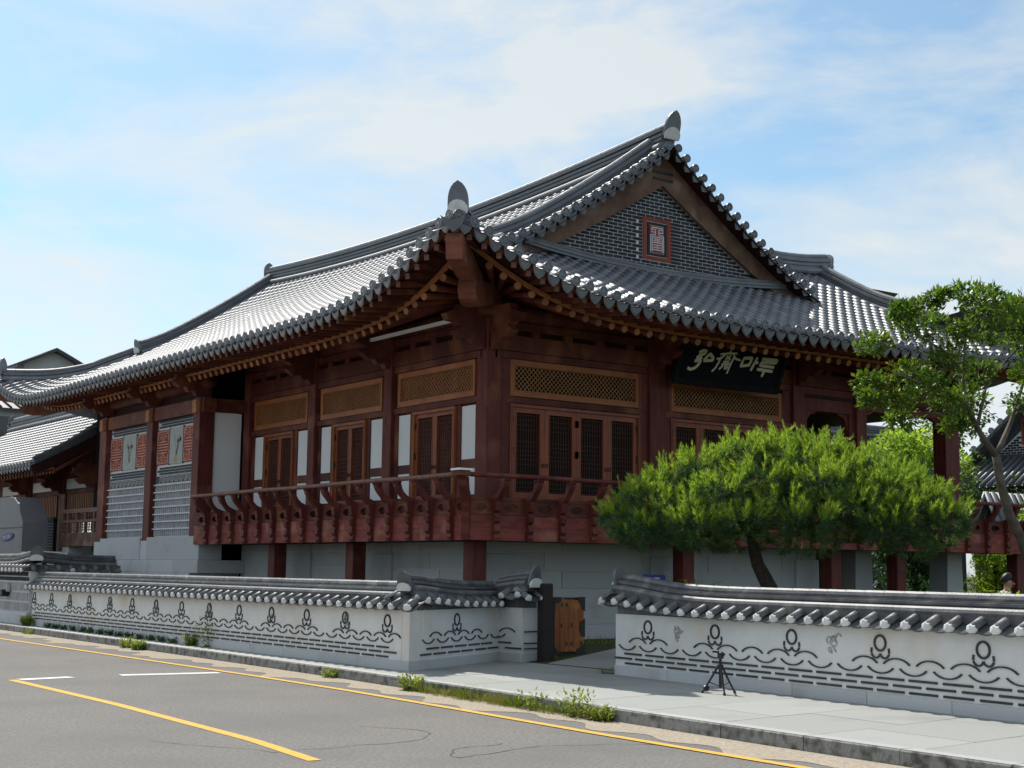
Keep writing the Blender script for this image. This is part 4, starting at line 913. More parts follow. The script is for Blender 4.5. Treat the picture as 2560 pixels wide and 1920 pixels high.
def pan(a, b):
    n = int((b - a) / .135); st = (b - a) / n
    for r in range(7):
        for k in range(n): put('upright_brick', me_up, frame(WF.P(a + st * (k + .5), -.177, 2.455 + .198 * r), (0, -1, 0), (-1, 0, 0), (0, 0, 1)), HALL)
        WF.part('joint_band', 'mortar', [(a - .02, b + .03, -.176, -.105, 2.545 + .198 * r, 2.58 + .198 * r)])
    for z0, nr, o in ((4.02, 3, 0), (5.3, 3, .1)):
        for r in range(nr):
            y = a + .14 + (int(r + 10 * o) % 2) * .1375
            while y < b - .12: put('face_brick', me_fl, frame(WF.P(y, -.176, z0 + r * .074 + .03), (0, -1, 0), (-1, 0, 0), (0, 0, 1)), HALL); y += .275
    WF.part('meander_ground', 'brick_md', [(a, b, -.176, -.145, 3.8, 3.99)])
    mb = MB(); y = a + .04; q = .012
    while y < b - .3:
        for s0, s1, z0, z1 in ((0, .24, .165, .165), (0, 0, .02, .165), (0, .08, .02, .02), (.08, .08, .02, .12), (.08, .16, .12, .12), (.16, .16, .05, .12), (.24, .24, .02, .165), (.24, .3, .02, .02)): WF.box(mb, y + s0 - q / 2, y + s1 + q / 2, -.146, -.138, 3.8 + z0 - q / 2, 3.8 + z1 + q / 2)
        y += .3
    part('meander_line', mb, 'white', HALL, kind='stuff')
    w3 = (b - a) / 3; e = .03
    for k in (0, 2):
        y0, y1 = a + w3 * k + e, a + w3 * (k + 1) - e; p = WF.part('red_panel', 'red_brick', [(y0, y1, -.176, -.14, 4.3, 5.24)]); mb = MB(); q = .011
        def ln(u0, v0, u1, v1): WF.box(mb, y0 + (y1 - y0) * u0 - q, y0 + (y1 - y0) * u1 + q, -.141, -.132, 4.3 + .94 * v0 - q, 4.3 + .94 * v1 + q)
        for fl in (0, 1):
            g_ = lambda v: v if not fl else 1 - v
            def l2(u0, v0, u1, v1): ln(u0, min(g_(v0), g_(v1)), u1, max(g_(v0), g_(v1)))
            l2(.46, .68, .46, .96); l2(.56, .68, .56, .96); l2(.2, .66, .82, .66); l2(.1, .72, .1, .94); l2(.9, .72, .9, .94); l2(.1, .9, .32, .9); l2(.68, .9, .9, .9); l2(.32, .74, .32, .9); l2(.68, .74, .68, .9)
            l2(.2, .8, .32, .8); l2(.68, .8, .8, .8); l2(.04, .58, .04, .96); l2(.96, .58, .96, .96); l2(.1, .58, .9, .58); l2(.32, .74, .38, .74)
        ln(.04, .5, .96, .5); ln(.04, .04, .96, .04); ln(.04, .96, .96, .96)
        part('relief_line', mb, 'pink', p, kind='stuff')
        WF.part('panel_edge', 'brick_md', [(y0 - .035, y0 - .006, -.176, -.135, 4.27, 5.28), (y1 + .006, y1 + .035, -.176, -.135, 4.27, 5.28)])
    y0, y1 = a + w3 + .01, a + 2 * w3 - .01; p = WF.part('painted_tile', 'ceramic', [(y0, y1, -.176, -.138, 4.29, 5.26)]); mb = MB(); k0 = random.Random(int(a * 9)); ym = (y0 + y1) / 2
    for i in range(9):
        q = ym; z = 4.48; dq = k0.uniform(-.11, .11); pts = []
        for j in range(6): pts.append((q, z)); q += dq * .5 + k0.uniform(-.02, .02); z += k0.uniform(.06, .13)
        for (h0, za), (h1, zb) in zip(pts, pts[1:]):
            w_ = .012; mb.add([WF.P(h0 - w_, -.136, za), WF.P(h0 + w_, -.136, za), WF.P(h1 + w_ * .7, -.136, zb), WF.P(h1 - w_ * .7, -.136, zb)], [(0, 1, 2, 3)])
        mb.add([WF.P(pts[-1][0] + .05 * cos(t), -.1355, pts[-1][1] + .06 * sin(t)) for t in lin(0, 2 * pi, 7)[:-1]], [tuple(range(7))])
    part('painted_stems', mb, 'leafpaint', p)
    if a < 36: part('painted_pot', MB().add([WF.P(ym - .1, -.135, 4.33), WF.P(ym + .1, -.135, 4.33), WF.P(ym + .06, -.135, 4.5), WF.P(ym - .06, -.135, 4.5)], [(0, 1, 2, 3)]), 'potpaint', p)
pan(34.9, 37.6); pan(38.1, 41.18)
for y0, y1 in ((34.12, 37.6), (38.1, 41.2)): WF.part('stone_plinth', 'granite', [(y0, y1, -.6, .04, 1.745, 2.34)], c=.01)
for y0, y1 in ((37.61, 38.09), (41.21, 41.75)): WF.part('stone_plinth', 'granite', [(y0, y1, -.6, .02, 1.745, 2.25)], c=.01)
y = 34.05; k = 0
while y < 42.5:
    l = (1.6, 2.1, 1.75)[k % 3]; b = min(42.6, y + l); WF.part('stone_block', 'granite', [(y + .004, b - .004, -1.3, .08, 1.412, 1.738)], c=.008); WF.part('stone_block', 'granite', [(y + .5, b + .49, -1.3, .09, 1.05, 1.405)], c=.008); WF.part('stone_block', 'granite', [(y + .004, b - .004, -1.3, .08, .1, 1.045)], c=.008); y = b; k += 1
part('hall_back_wall', MB().box(16.6, 29, 46.0, 46.2, .2, 7.2), 'wood_dk', HALL); part('hall_back_wall', MB().box(24.95, 25.1, 31.02, 46, .2, 7.2), 'wood_dk', HALL)
part('wing_wall', MB().box(15.0, 16.25, 41.75, 41.9, 2.2, 6.4), 'wood_dk', HALL)
# ================================================================ signboard on the hall
SG = root('signboard', (22.2, 22.7, 6.1), 'dark signboard with four ivory brush characters hung above the right hand transom', 'signboard')
def sgp(x, z, o=0.): t = (z - 5.68) / .9; return Vector((x, 22.86 - .36 * t - o, z))
def sq(x0, x1, z0, z1, o0, o1):
    v = [sgp(x, z, o) for o in (o0, o1) for x, z in ((x0, z0), (x1, z0), (x1, z1), (x0, z1))]
    return v, [(3, 2, 1, 0), (4, 5, 6, 7), (0, 1, 5, 4), (1, 2, 6, 5), (2, 3, 7, 6), (3, 0, 4, 7)]
part('board', MB().add(*sq(20.72, 23.72, 5.74, 6.52, -.03, 0)), 'sign', SG)
for q in ((20.62, 23.82, 5.62, 5.738), (20.62, 23.82, 6.522, 6.62), (20.62, 20.718, 5.74, 6.52), (23.722, 23.82, 5.74, 6.52)): part('frame_rail', MB().add(*sq(*q, -.04, .035)), 'sign_edge', SG)
STROKES = [[[(21.153, 6.301), (21.258, 6.35), (21.353, 6.349), (21.319, 6.289), (21.169, 6.233), (21.117, 6.182)], [(21.117, 6.175), (21.234, 6.204), (21.269, 6.176)], [(21.088, 6.117), (21.257, 6.149), (21.219, 6.052), (21.144, 5.976), (21.027, 5.934), (20.934, 5.96)], [(21.339, 6.148), (21.47, 6.304), (21.6, 6.225), (21.593, 6.175), (21.339, 6.141)]],
 [[(22.058, 6.411), (22.057, 6.357)], [(21.78, 6.32), (21.997, 6.355), (22.264, 6.381)], [(21.924, 6.323), (21.851, 6.263), (21.719, 6.208)], [(21.815, 6.26), (21.783, 6.137), (21.73, 6.026), (21.653, 5.945)], [(21.707, 6.218), (21.863, 6.254)], [(21.972, 6.299), (22.032, 6.266), (22.093, 6.322)], [(21.959, 6.224), (22.032, 6.27), (22.104, 6.238)], [(22.166, 6.336), (22.243, 6.269), (22.404, 6.245)], [(22.195, 6.296), (22.145, 6.135), (22.104, 5.933)], [(21.911, 6.173), (22.08, 6.193)], [(21.879, 6.117), (22.12, 6.147)], [(21.999, 6.125), (22.008, 6.012)], [(21.927, 6.093), (21.844, 6.008)], [(22.067, 6.106), (22.054, 6.034)]],
 [[(22.496, 6.3), (22.75, 6.328), (22.704, 6.172), (22.462, 6.129), (22.503, 6.3)], [(22.905, 6.353), (22.796, 6.062)], [(22.848, 6.236), (22.966, 6.247)]],
 [[(23.06, 6.335), (23.53, 6.347), (23.504, 6.287), (23.074, 6.264), (23.043, 6.193), (23.487, 6.19)], [(22.981, 6.108), (23.468, 6.098)], [(23.222, 6.108), (23.175, 5.959)]]]
for ci, ch in enumerate(STROKES):
    mb = MB(); oo = .001
    for st in ch:
        wd = .021 if ci == 1 else .031
        oo += .0004; pts = resample([Vector((x, z, 0)) for x, z in st], .03); v = []
        for i, p in enumerate(pts):
            d = (pts[min(i + 1, len(pts) - 1)] - pts[max(i - 1, 0)]); d = d.normalized() if d.length else Vector((1, 0, 0)); n_ = Vector((-d.y, d.x, 0)) * (wd * (1.08 - .25 * abs(i / len(pts) - .35)))
            v += [sgp(p.x + n_.x, p.y + n_.y, oo), sgp(p.x - n_.x, p.y - n_.y, oo), sgp(p.x + n_.x, p.y + n_.y, oo + .014), sgp(p.x - n_.x, p.y - n_.y, oo + .014)]
        f = []
        for i in range(len(pts) - 1): b = 4 * i; f += [(b + 2, b + 6, b + 7, b + 3), (b, b + 4, b + 6, b + 2), (b + 1, b + 3, b + 7, b + 5)]
        e = len(v) - 4; f += [(0, 2, 3, 1), (e, e + 1, e + 3, e + 2)]; mb.add(v, f)
    part('character', mb, 'letter', SG)
# ================================================================ gate
GT = root('garden_gate', (15.4, 19.4, 0), 'orange plank gate leaf standing open between two black posts', 'gate')
part('gate_post', MB().cbox(15.15, 15.35, 20.12, 20.34, -.05, 1.36, .02), 'post_dk', GT); part('gate_post', MB().cbox(14.98, 15.2, 17.62, 17.84, -.05, 1.42, .02), 'post_dk', GT)
part('gate_jamb', MB().box(15.36, 15.44, 20.2, 20.3, 0, 1.1), 'post_dk', GT)
k0 = random.Random(3); xg = 15.500
part('leaf_backing', MB().box(15.480, 16.300, 20.48, 20.5, .12, 1.11), 'iron', GT)
for k in range(7):
    wd = .112; t0, t1 = .1 + k0.uniform(-.06, .08), 1.12 - k0.uniform(0, .1)
    part('plank', MB().cbox(xg, xg + wd - .004, 20.44, 20.478 + 0, t0, t1, .004), 'gate_wood', GT)
    if k in (0, 2, 3, 4, 6):
        for z in (.3, .62, .98):
            if t0 < z < t1 - .05 and k0.random() > .25: part('iron_nail', MB().cbox(xg + .035, xg + .07, 20.43, 20.441, z - .035, z + .035, .004), 'iron', GT)
    xg += wd
for poly in ([(15.480, 1.12), (15.760, 1.12), (15.760, 1.03), (15.620, 1.0), (15.620, .93), (15.480, .93)], [(16.140, 1.12), (16.300, 1.12), (16.300, .86), (16.240, .9), (16.220, 1.0), (16.160, 1.02)], [(16.300, .74), (16.200, .68), (16.170, .55), (16.220, .43), (16.300, .4)], [(15.480, .1), (15.480, .22), (15.640, .24), (15.700, .14), (15.800, .1)], [(16.080, .1), (16.120, .2), (16.240, .26), (16.300, .3), (16.300, .1)]):
    part('iron_plate', MB().prism(poly, ((0, 20.436, 0), (1, 0, 0), (0, 0, 1), (0, -1, 0)), 0, .008), 'iron', GT)
# ================================================================ tripod on the sidewalk
TR = root('tripod', (13.55, 14.05, 0), 'small black folded tripod standing on the sidewalk against the ring motif wall', 'tripod')
c = Vector((13.5, 14.05, 0))
part('centre_column', MB().tube([c + Vector((0, 0, .08)), c + Vector((0, 0, .36)), c + Vector((.0, 0, .48))], [.022, .022, .018], 8), 'black', TR)
part('head', MB().cbox(13.475, 13.525, 14.0, 14.09, .46, .55, .012), 'black', TR); part('head', MB().box(13.47, 13.53, 14.06, 14.17, .53, .555), 'black', TR)
part('collar', MB().tube([c + Vector((0, 0, .33)), c + Vector((0, 0, .38))], .042, 10), 'black', TR)
for a in (120, 238, 358):
    d = Vector((cos(radians(a)), sin(radians(a)), 0)); l = part('leg', MB().tube([c + d * .03 + Vector((0, 0, .36)), c + d * .15 + Vector((0, 0, .16)), c + d * .25 + Vector((0, 0, .012))], [.016, .014, .011], 7), 'black', TR)
    part('foot', MB().tube([c + d * .25 + Vector((0, 0, .0)), c + d * .245 + Vector((0, 0, .03))], .018, 8), 'black', l)
    part('strut', MB().tube([c + d * .02 + Vector((0, 0, .1)), c + d * .165 + Vector((0, 0, .15))], .007, 6), 'black', TR)
part('crank', MB().tube([c + Vector((-.05, .2, .06)), c + Vector((-.05, .24, .06))], .04, 10), 'black', TR)
# ================================================================ far wall beyond the long one
W2 = root('brick_boundary_wall', (12.2, 42, 0), 'taller brick patterned wall at the far left with tiled coping and a return', 'wall')
F2 = Fac((11.88, 0, 0), (0, 1, 0), (-1, 0, 0))
F2.part('wall_core', 'mortar', [(38.42, 50, -.5, -.05, -.1, 1.38)])
y = 38.4
while y < 48: F2.part('granite_block', 'granite', [(y + .004, min(y + 1.5, 50) - .004, -.52, 0, -.12, .32)], c=.008); y += 1.5
me_u2 = MB().box(-.052, .052, 0, .03, -.105, .105).mesh('upright_brick', 'brick_lt'); me_d2 = MB().box(-.1, .1, 0, .03, -.048, .048).mesh('face_brick', 'brick')
for r in range(3):
    for k in range(46): put('upright_brick', me_u2, frame(F2.P(38.5 + .125 * k, -.048, .46 + .262 * r), (0, -1, 0), (-1, 0, 0), (0, 0, 1)), W2)
for r in range(2):
    for k in range(24): put('face_brick', me_d2, frame(F2.P(38.55 + .235 * k + .1 * r, -.048, 1.19 + .13 * r), (0, -1, 0), (-1, 0, 0), (0, 0, 1)), W2)
part('return_core', MB().box(12.38, 14.4, 38.42, 38.9, -.1, 1.38), 'mortar', W2)
for k in range(25):
    y = 38.45 + .337 * k
    put('cover_tile', ME['wcover'], ortho((11.72, y, 1.42), (-.9, 0, -.43), (0, 0, 1)), W2); put('mortar_plug', ME['plug'], ortho((11.72, y, 1.42), (-.9, 0, -.43), (0, 0, 1)), W2); put('valley_tile', ME['wvalley'], ortho((11.72, y + .17, 1.405), (-.9, 0, -.43), (0, 0, 1)), W2)
for k in range(7):
    x = 12.0 + .337 * k
    put('cover_tile', ME['wcover'], ortho((x, 38.24, 1.42), (0, -.9, -.43), (0, 0, 1)), W2); put('valley_tile', ME['wvalley'], ortho((x + .168, 38.24, 1.405), (0, -.9, -.43), (0, 0, 1)), W2)
    if k == 3: put('mortar_plug', ME['plug'], ortho((x, 38.24, 1.42), (0, -.9, -.43), (0, 0, 1)), W2)
part('coping_bed', MB().box(11.98, 12.32, 38.5, 50, 1.4, 1.57), 'wtile', W2); part('coping_bed', MB().box(12.2, 14.4, 38.46, 38.86, 1.4, 1.57), 'wtile', W2)
ridge(W2, [(12.14, y, 1.56 + .12 * exp(-((y - 38.5) / .9) ** 2)) for y in lin(38.5, 50, 30)], .28, .27, .07, 'wridge', 'wtile', .36, True, None, 3)
ridge(W2, [(x, 38.66, 1.56 + .1 * exp(-((x - 12.2) / .8) ** 2)) for x in lin(12.25, 14.3, 8)], .28, .25, .07, 'wridge', 'wtile', .36, True, None, 3)
ridge_end(W2, (12.08, 38.4, 1.72), (-.4, -1, 0), .36, .36, 'wtile', True, .15)
CM = root('security_camera', (11.8, 40.0, .9), 'black round security camera housing fixed to the brick patterned wall', 'security camera')  # black cylinder is a security camera, not a light source
part('housing', MB().tube([(11.86, 40.05, .8), (11.66, 39.98, .8)], [.1, .09], 12), 'black', CM); part('lens', MB().tube([(11.66, 39.98, .8), (11.62, 39.965, .8)], .06, 12), 'grey_metal', CM); part('bracket_arm', MB().cbox(11.78, 11.87, 39.9, 39.98, .84, 1.06, .01), 'ac', CM)
# ================================================================ lower building behind, at the left
LB = root('tiled_side_building', (18, 52, .2), 'lower tiled building adjoining the hall at the far left, lattice windows under its eave', 'building')
ez = lambda x: 4.72 + (x - 14.2) * .5 + (x - 14.2) ** 2 * .022
part('roof', MB().add([(14.2, 46.2, ez(14.2) - .1), (18.5, 46.2, ez(18.5) - .1), (18.5, 63, ez(18.5) - .1), (14.2, 63, ez(14.2) - .1), (23, 46.2, ez(14.2)), (23, 63, ez(14.2))], [(0, 1, 2, 3), (1, 4, 5, 2)]), 'tile', LB)
lb = LB.children[0]; jb = MB(); jv = MB()
for k in range(50):
    y = 46.3 + .33 * k; x = 14.2
    while x < 18.4:
        a, b = Vector((x, y, ez(x))), Vector((x + .27, y, ez(x + .27))); dn = (a - b).normalized(); xform(jb, tb.v, tb.f, ortho(a + dn * .02, dn, (0, 0, 1)))
        a2 = a + Vector((0, .165, -.02)); v = [(-.3, -.15, 0), (-.3, 0, -.05), (-.3, .15, 0), (0, -.15, .03), (0, 0, -.02), (0, .15, .03)]; xform(jv, v, [(0, 3, 4, 1), (1, 4, 5, 2)], ortho(a2, dn, (0, 0, 1))); x += .27
    put('end_tile', ME['antefix'], frame((14.17, y, ez(14.2) + .06), W, (0, -1, 0), (0, 0, 1)), lb); put('drip_tile', ME['drip'], frame((14.18, y + .165, ez(14.2)), W, (0, -1, 0), (0, 0, 1)), lb)
    put('flying_rafter', me_bu, span((14.35, y, ez(14.2) - .22), (15.3, y, ez(15) - .2)), LB); put('rafter', me_r, span((14.95, y, ez(14.7) - .42), (16.4, y, ez(16.3) - .4)), LB); put('rafter_end', me_re, frame((14.95, y, ez(14.7) - .42), W, (0, -1, 0), (0, 0, 1)), LB)
part('cover_tiles', jb, 'tile', lb, True, kind='stuff'); part('valley_tiles', jv, 'tile', lb, kind='stuff')
ridge(lb, [(18.5, y, ez(18.5) - .05) for y in lin(46.3, 62.8, 8)], .4, .55, .1, layers=4); ridge_end(lb, (18.5, 62.9, ez(18.5) + .2), (0, 1, 0), .5, .5, 'tile', True, .1)
ridge(lb, [(x, 46.35, ez(x) - .02) for x in lin(14.3, 18.4, 10)], .3, .22, .09, layers=2, base=False)
part('rafter_board', MB().box(14.9, 14.98, 46.3, 62.8, ez(14.7) - .34, ez(14.7) - .27), 'wood_tan', LB)
part('soffit', MB().add([(14.25, 46.25, ez(14.2) - .13), (18.4, 46.25, ez(18.4) - .2), (18.4, 62.9, ez(18.4) - .2), (14.25, 62.9, ez(14.2) - .13)], [(0, 1, 2, 3)]), 'wood_dk', LB)
part('bargeboard', MB().prism([(14.2, ez(14.2) - .06), (16.3, ez(16.3) - .06), (18.5, ez(18.5) - .06), (18.5, ez(18.5) - .45), (16.3, ez(16.3) - .42), (14.3, ez(14.2) - .32)], ((0, 46.22, 0), (1, 0, 0), (0, 0, 1), (0, 1, 0)), 0, .05), 'wood_dk', LB)
BF = Fac((16.3, 0, 0), (0, 1, 0), (-1, 0, 0))
BF.part('wall', 'wood', [(43.0, 62, -.4, -.12, 3.0, 5.6)]); BF.part('wall', 'granite', [(43.0, 62, -.4, -.1, .15, 2.2)]); part('wall', MB().box(16.4, 18.4, 46.6, 46.9, 3, 6.2), 'wood_dk', LB)
for a, b in ((46.28, 49.27), (50.0, 52.96), (53.7, 56.7)):
    BF.part('plaster_panel', 'plaster', [(a, b, -.119, -.09, 4.15, 4.5)]); BF.part('tie_beam', 'wood', [(a - .3, b + .3, -.2, -.02, 4.52, 4.8)]); BF.part('window_frame', 'wood', [(a, b, -.118, -.07, 3.98, 4.12), (a, b, -.118, -.07, 3.0, 3.12)])
    if a < 53:
        BF.part('window_backing', 'dark', [(a + .1, b - .1, -.118, -.115, 3.14, 3.96)]); mb = MB()
        for k in range(15): h = a + .25 + (b - a - .5) * k / 14; BF.box(mb, h - .035, h + .035, -.112, -.08, 3.14, 3.96)
        part('window_bars', mb, 'wood_or', LB, kind='stuff')
    else: BF.part('plaster_panel', 'plaster', [(a, b, -.118, -.1, 2.4, 3.9)])
for y in (46.0, 49.5, 53.2): BF.part('column', 'wood_v', [(y - .2, y + .2, -.2, 0.02, 2.0, 4.9)], c=.012); bracket(Fac((16.3, 0, -1.95), (0, 1, 0), (-1, 0, 0)), y, out=.8)
for k in range(11): BF.part('brick_course', 'brick_md', [(50.0, 53, -.1, .05, 2.0 + .1 * k, 2.088 + .1 * k)])
BF.part('brick_ground', 'mortar', [(50.0, 53, -.1, .03, 2.0, 3.08)]); BF.part('brick_cap', 'brick_md', [(49.95, 53.05, -.1, .09, 3.09, 3.2)])
for k in range(9): BF.part('brick_course', 'brick_md', [(48.6, 49.35, -.1, .05, 2.05 + .115 * k, 2.14 + .115 * k)])
# small balcony
QF = Fac((15.3, 0, 0), (0, 1, 0), (-1, 0, 0))
QF.part('balcony_fascia', 'wood_barge', [(42.2, 46.3, -.9, 0, 2.15, 2.58)]); QF.part('balcony_rail', 'wood_rail', [(42.2, 46.35, -.09, .02, 3.2, 3.33), (42.2, 46.35, -.09, .02, 2.9, 2.98)])
for y in (42.5, 43.3, 44.1, 44.9, 45.7, 46.2): QF.part('balcony_post', 'wood_rail', [(y - .06, y + .06, -.08, .01, 2.58, 3.2)])
for y in (42.9, 43.7, 44.5, 45.3, 45.95):
    for z in (2.66, 2.74, 2.82): QF.part('balcony_fret', 'wood_rail', [(y - .3 + .1 * (z == 2.74), y + .3 - .1 * (z == 2.74), -.05, -.02, z - .015, z + .015)])
    for s in (-.1, .1): QF.part('balcony_fret', 'wood_rail', [(y + s - .015, y + s + .015, -.051, -.021, 2.6, 2.9)])
for y in (42.6, 46.3): part('finial_post', MB().tube([(15.35, y, 2.1), (15.35, y, 3.5), (15.35, y, 3.56), (15.35, y, 3.75), (15.35, y, 3.85)], [.07, .07, .05, .075, .02], 8), 'wood_rail', LB)
for y in (42.5, 44.4): QF.part('vent_window', 'ac', [(y, y + .75, -.89, -.86, 1.5, 2.1)]); 
QF.part('pier_stone', 'granite', [(42.6, 43.2, -.5, -.02, .2, 2.14)], c=.02); QF.part('pier_stone', 'granite', [(45.6, 46.2, -.5, -.02, .2, 2.14)], c=.02)
# grey cabinet and cooling units behind the far wall
KB = root('metal_cabinet', (14.3, 47.6, .2), 'large grey steel cabinet with a rounded top and blue oval badge at the far left', 'cabinet')
part('casing', MB().prism([(46.1, .2), (50.5, .2), (50.5, 3.75), (47.6, 3.75), (47.1, 3.7), (46.7, 3.5), (46.35, 3.15), (46.1, 2.9)], ((14.0, 0, 0), (0, 1, 0), (0, 0, 1), (1, 0, 0)), 0, .8), 'grey_metal', KB)
part('seam', MB().box(13.985, 13.998, 46.12, 50.5, 2.72, 2.75), 'iron', KB)
ov = [(.66 * cos(t), .12 * sin(t) + .05 * cos(t)) for t in lin(0, 2 * pi, 24)[:-1]]
bd = part('badge', MB().prism(ov, ((13.985, 47.57, 2.44), (0, -1, 0), (0, 0, 1), (-1, 0, 0)), 0, .02), 'blue', KB)
tx = bpy.data.curves.new('badge_text', 'FONT'); tx.body = 'SAMSUNG'; tx.size = .19; tx.align_x = 'CENTER'; tx.align_y = 'CENTER'; tx.extrude = .002; tx.materials.append(M['white'])
tmo = bpy.data.objects.new('tmp', tx); COL.objects.link(tmo); bpy.context.view_layer.update(); tme = bpy.data.meshes.new_from_object(tmo.evaluated_get(bpy.context.evaluated_depsgraph_get())); bpy.data.objects.remove(tmo)
put('badge_text', tme, frame((13.955, 47.57, 2.44), (0, -1, .07), (0, .07, 1), (-1, 0, 0)), bd)
for i, (y, l) in enumerate(((43.5, 'off white cooling unit behind the far left wall, next to the grey cabinet'), (41.9, 'off white cooling unit behind the far left wall, beneath the slatted brick wall'))):
    a = root('cooling_unit', (13.6, y, .2), l, 'cooling unit', 'cooling units behind the far wall')
    part('casing', MB().cbox(13.5, 13.95, y, y + 1.0, .25, 1.95, .02), 'ac', a); part('grille', MB().tube([(13.497, y + .6, 1.5), (13.47, y + .6, 1.5)], .3, 16), 'grey_metal', a); part('badge', MB().box(13.485, 13.498, y + .08, y + .2, 1.7, 1.82), 'grey_metal', a)
# ================================================================ distant houses
def house(name, label, x0, x1, y0, y1, ze, zr, axis, wallm='shell', roofm='metal_roof', ribs=.3, over=.4, tiled=False):
    h = root(name, ((x0 + x1) / 2, (y0 + y1) / 2, 0), label, 'house')
    part('wall', MB().box(x0, x1, y0, y1, 0, ze), wallm, h)
    xm, ym = (x0 + x1) / 2, (y0 + y1) / 2
    if axis == 'y':
        part('gable', MB().prism([(x0, ze), (x1, ze), (xm, zr - .15)], ((0, 0, 0), (1, 0, 0), (0, 0, 1), (0, 1, 0)), y0 + .002, y1 - .002), wallm, h)
        sl = [((xm, zr), (x0 - over, ze - over * (zr - ze) / (xm - x0))), ((xm, zr), (x1 + over, ze - over * (zr - ze) / (xm - x0)))]
        P = lambda a, t: (a[0], t, a[1]); t0, t1 = y0 - over, y1 + over
    else:
        part('gable', MB().prism([(y0, ze), (y1, ze), (ym, zr - .15)], ((0, 0, 0), (0, 1, 0), (0, 0, 1), (1, 0, 0)), x0 + .002, x1 - .002), wallm, h)
        sl = [((ym, zr), (y0 - over, ze - over * (zr - ze) / (ym - y0))), ((ym, zr), (y1 + over, ze - over * (zr - ze) / (ym - y0)))]
        P = lambda a, t: (t, a[0], a[1]); t0, t1 = x0 - over, x1 + over
    rf = MB()
    for a, b in sl:
        v = [P(a, t0), P(b, t0), P(b, t1), P(a, t1)]; rf.add(v + [(x, y, z - .12) for x, y, z in v], [(0, 1, 2, 3), (7, 6, 5, 4), (0, 4, 5, 1), (1, 5, 6, 2), (2, 6, 7, 3), (3, 7, 4, 0)])
    r = part('roof', rf, roofm, h); rb = MB(); n = int((t1 - t0) / ribs)
    for a, b in sl:
        for k in range(n + 1):
            t = t0 + .05 + (t1 - t0 - .1) * k / n; rb.tube([Vector(P(a, t)) + Vector((0, 0, .02)), Vector(P(b, t)) + Vector((0, 0, .02))], .09 if tiled else .06, 6)
    part('roof_ribs', rb, roofm, r, True, kind='stuff')
    return h, r
h_, r_ = house('far_house', 'house with a dark corrugated gable roof showing above the left end of the hall roof', 23.3, 26.5, 78, 82, 12.45, 13.25, 'y', 'shell', 'metal_roof', .5, .5)
h_, r_ = house('far_house', 'pale rendered house beneath the left corner of the hall roof', 17.3, 23.5, 68, 76, 8.9, 10.2, 'x', 'shell', 'metal_roof', .45)
part('window', MB().box(19.3, 20.4, 67.96, 68.02, 7.3, 8.4), 'window', h_)
h_, r_ = house('garden_hall', 'tiled roof with brick gable at the right edge behind the crape myrtle', 58, 70, 32.0, 43.0, 6.7, 11.1, 'x', 'brick_md', 'tile', .4, .9, True)
part('mortar_field', MB().add([(57.985, 33.4, 7.2), (57.985, 41.6, 7.2), (57.985, 37.5, 10.4)], [(0, 2, 1)]), 'mortar', h_)
me_g = MB().box(-.012, .02, -.14, .14, -.045, .045).mesh('gable_brick_far', 'brick'); cnt = 0
for r in range(28):
    z = 7.26 + r * .115; y = 41.3 - (r % 2) * .16
    while y > 35:
        if z < 7.2 + (41.6 - y) * .76 - .15 and not (39.25 < y < 40.25 and 7.5 < z < 8.9): put('brick', me_g, frame((57.98, y, z), (1, 0, 0), (0, 1, 0), (0, 0, 1)), h_); cnt += 1
        y -= .32
        if cnt > 298: break
part('emblem_frame', MB().box(57.94, 57.97, 39.3, 40.2, 7.6, 8.85), 'red_brick', h_); part('emblem_field', MB().box(57.92, 57.939, 39.42, 40.08, 7.72, 8.73), 'brick', h_)
for k in range(11): put('rake_end_tile', ME['antefix'], frame((57.05, 43.7 - .5 * k, 6.28 + .4 * k), (-1.6, 0, 0), (0, 1.6, 0), (0, 0, 1.6)), h_)
part('skirt_roof', MB().add([(56.2, 31.5, 5.6), (56.2, 43.8, 5.6), (57.95, 43.2, 7.0), (57.95, 32, 7.0)], [(0, 3, 2, 1)]), 'tile', h_)
rb = MB()
for k in range(32): rb.tube([(56.15, 31.7 + .38 * k, 5.64), (57.95, 32.1 + .35 * k, 7.05)], .1, 6)
part('skirt_cover_tiles', rb, 'tile', h_, True, kind='stuff')
h_, r_ = house('garden_pavilion', 'tiled roof slope seen through the open bay of the hall', 43, 52, 39, 45, 5.2, 7.6, 'x', 'brick_md', 'tile', .36, .9, True)
ridge(h_, [(x, 42, 7.55) for x in lin(42.2, 52.8, 6)], .4, .5, .1, layers=4)
h_, r_ = house('garden_wall', 'tile capped dark wall behind the garden pine', 44, 60, 31.5, 32, 3.9, 4.5, 'x', 'brick', 'tile', .36, .5, True)
bw = root('brick_screen', (49, 45.5, 0), 'dark brick screen with white joints glimpsed through the open bay', 'wall')
part('screen_body', MB().box(48.2, 50.4, 45.3, 45.6, 0, 8.6), 'brick_md', bw)
for k in range(9): part('joint_line', MB().box(48.2, 50.4, 45.27, 45.298, 7.0 + k * .16, 7.03 + k * .16), 'white', bw)
